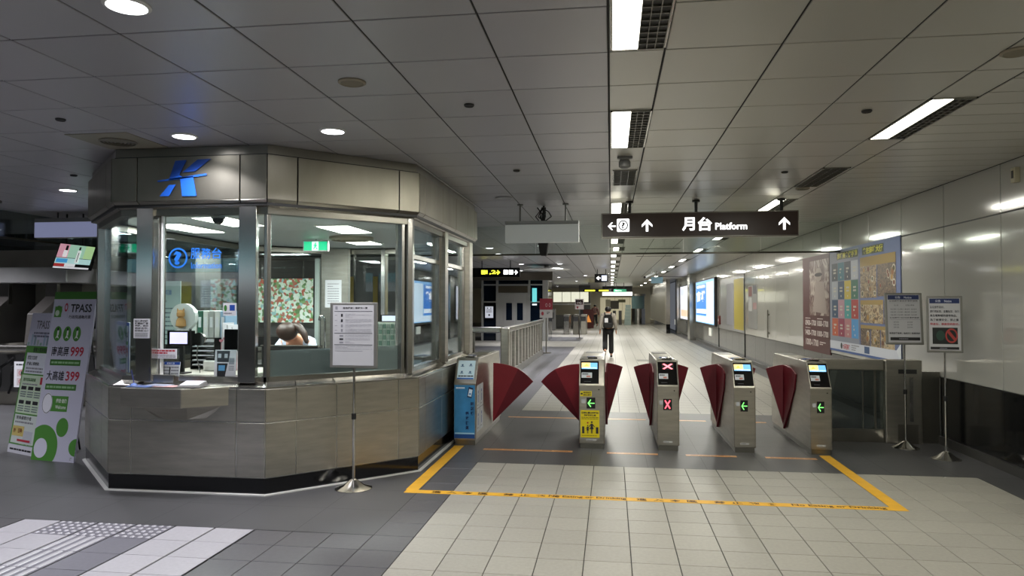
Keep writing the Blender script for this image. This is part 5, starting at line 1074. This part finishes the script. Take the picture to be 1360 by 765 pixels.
t = thing('red_display', 'distant dark red display stand with an orange picture left of the walking person', 'display stand', (-1.5, 48, 0)); MB().box(-.35, .35, 0, .3, 0, 1.25).build('case', flat('4a1712'), t, bevel=.01); a = Art((-.3, -.001, .3), (1, 0, 0), (0, 0, 1)); a.step = .01; a.poly([(.1, .1), (.5, .1), (.3, .6)], glow('c8803c', .7)); a.build('picture', t)
t = thing('far_column', 'dark grey column beyond the far yellow sign', 'column', (-1.9, 52, 0)); MB().box(-.4, .4, 0, .5, 0, CH).build('shaft', flat('38383a'), t)
t = thing('floor_cover', 'small grey floor access cover in the light tiles down the corridor', 'floor cover', (.95, 20.7, 0)); MB().box(-.22, .22, -.3, .3, 0, .003).build('plate', flat('66665f'), t)
t = thing('hall_bench_box', 'distant pale cabinet by the left of the far corridor', 'cabinet', (-4.2, 44, 0)); MB().box(-.8, .8, 0, .5, 0, 1.3).build('body', GREYP, t, bevel=.02); MB().box(-.7, .7, -.02, 0, .7, 1.1).build('door', DARK, t)
# ================================================================ walking person
def walker(x, y, label, coat, pants, hair, pack=None, rz=0, H=1.56, phase=1):
    k = H/1.7; t = thing('person', label, 'person', (x, y, 0), rz)
    P = lambda *p: tuple(c*k for c in p)
    # back towards the camera: facing +y. left foot behind and lifted (toe off), right foot planted
    pts = [P(0, 0, .95), P(0, .01, 1.12), P(0, .02, 1.30), P(0, .02, 1.42), P(0, .03, 1.50), P(0, .05, 1.58), P(0, .06, 1.64)]
    ed = [(i, i+1) for i in range(6)]; rd = [(.14, .1), (.13, .095), (.15, .10), (.11, .08), .05, (.078, .095), (.075, .085)]
    arms = {}
    for s_ in (-1, 1):
        b = len(pts); sw = .06*s_*phase
        pts += [P(s_*.18, .02, 1.40), P(s_*.235, -.02+sw, 1.13), P(s_*.26, .04+sw*2, .89), P(s_*.265, .06+sw*2, .82)]; ed += [(3, b), (b, b+1), (b+1, b+2), (b+2, b+3)]; rd += [.052, .042, .03, (.035, .018)]
        arms[s_] = b
        for q in range(5):
            c = len(pts); oy = .035-.017*q
            pts += [P(s_*.267, .06+sw*2+oy, .785), P(s_*.262, .065+sw*2+oy, .75+.008*abs(q-2))]; ed += [(b+3, c), (c, c+1)]; rd += [.009, .008]
    legs = {}
    for s_ in (-1, 1):
        b = len(pts)
        if s_*phase > 0: L_ = [P(s_*.09, .02, .88), P(s_*.10, .06, .50), P(s_*.10, .02, .09), P(s_*.10, .16, .04)]
        else: L_ = [P(s_*.09, -.02, .88), P(s_*.10, .02, .52), P(s_*.10, -.30, .24), P(s_*.10, -.26, .12)]
        pts += L_; ed += [(0, b), (b, b+1), (b+1, b+2), (b+2, b+3)]; rd += [.085, .06, .04, .035]; legs[s_] = L_
    skin('body', pts, ed, [tuple(c*k for c in r) if isinstance(r, tuple) else r*k for r in rd], SK, t, 1)
    cp = [pts[0], pts[1], pts[2], pts[3], P(0, .02, 1.46)]; ce_ = [(0, 1), (1, 2), (2, 3), (3, 4)]; cr_ = [(.17, .13), (.165, .125), (.18, .125), (.13, .1), .075]
    for s_ in (-1, 1):
        b = len(cp); q = arms[s_]; cp += [pts[q], pts[q+1], pts[q+2]]; ce_ += [(3, b), (b, b+1), (b+1, b+2)]; cr_ += [.078, .072, .055]
    skin('jacket', cp, ce_, [tuple(c*k for c in r) if isinstance(r, tuple) else r*k for r in cr_], coat, t, 1)
    tp_ = [P(0, 0, .93)]; te = []; tr_ = [(.16, .125)]
    for s_ in (-1, 1):
        L_ = legs[s_]; b = len(tp_); tp_ += [L_[0], L_[1], tuple(a_+(b2-a_)*.95 for a_, b2 in zip(L_[1], L_[2]))]; te += [(0, b), (b, b+1), (b+1, b+2)]; tr_ += [.105, .088, .088]
    skin('trousers', tp_, te, [tuple(c*k for c in r) if isinstance(r, tuple) else r*k for r in tr_], pants, t, 1)
    for s_ in (-1, 1):
        L_ = legs[s_]; f = MB(); A = Vector(L_[2]); B = Vector(L_[3])
        pl = s_*phase > 0
        sh = skin('shoe', [(A.x, A.y-.02, .045*k if pl else A.z), (A.x, A.y+.06, .045*k if pl else A.z-.05), (A.x, A.y+.17, .035*k if pl else A.z-.14)], [(0, 1), (1, 2)], [.045*k, .042*k, .032*k], flat('2a2a2c'), t, 1)
    skin('hair', [P(0, -.03, 1.51), P(0, -.015, 1.58), P(0, .03, 1.655)], [(0, 1), (1, 2)], [.095*k, .12*k, .105*k], hair, t, 2)
    if pack:
        bp = MB().hexa([P(-.16, -.30, 1.0), P(.16, -.30, 1.0), P(.17, -.09, .98), P(-.17, -.09, .98)], [P(-.12, -.24, 1.40), P(.12, -.24, 1.40), P(.13, -.09, 1.42), P(-.13, -.09, 1.42)]).build('backpack', pack, t, bevel=.05*k, seg=3)
        MB().box(-.11*k, .0, -.325*k, -.29*k, 1.16*k, 1.30*k).build('white_patch', PAPER, bp); MB().box(-.02*k, .1*k, -.33*k, -.30*k, 1.06*k, 1.10*k).build('white_patch', PAPER, bp)
        MB().box(-.14*k, .14*k, -.34*k, -.28*k, .98*k, 1.15*k).build('front_pocket', RUB, bp, bevel=.02)
        st_ = MB()
        for s_ in (-1, 1): st_.tube([P(s_*.1, -.1, 1.40), P(s_*.11, .0, 1.475), P(s_*.11, .11, 1.42)], .02*k, 8)
        st_.build('strap', RUB, bp)
    return t
walker(-.09, 21.7, 'person walking away down the corridor, beige jacket, black trousers and black backpack', mat('beige_jacket', 'a39c92', .8, noise=.15, nscale=20), RUB, mat('black_hair', '0d0b0a', .5), mat('pack_black', '060708', .9), 0, 1.55, 1)
walker(-1.1, 49.5, 'distant person in patterned red top near the red display stand', flat('6a4540'), RUB, MC['black_hair'], None, .3, 1.6, -1)
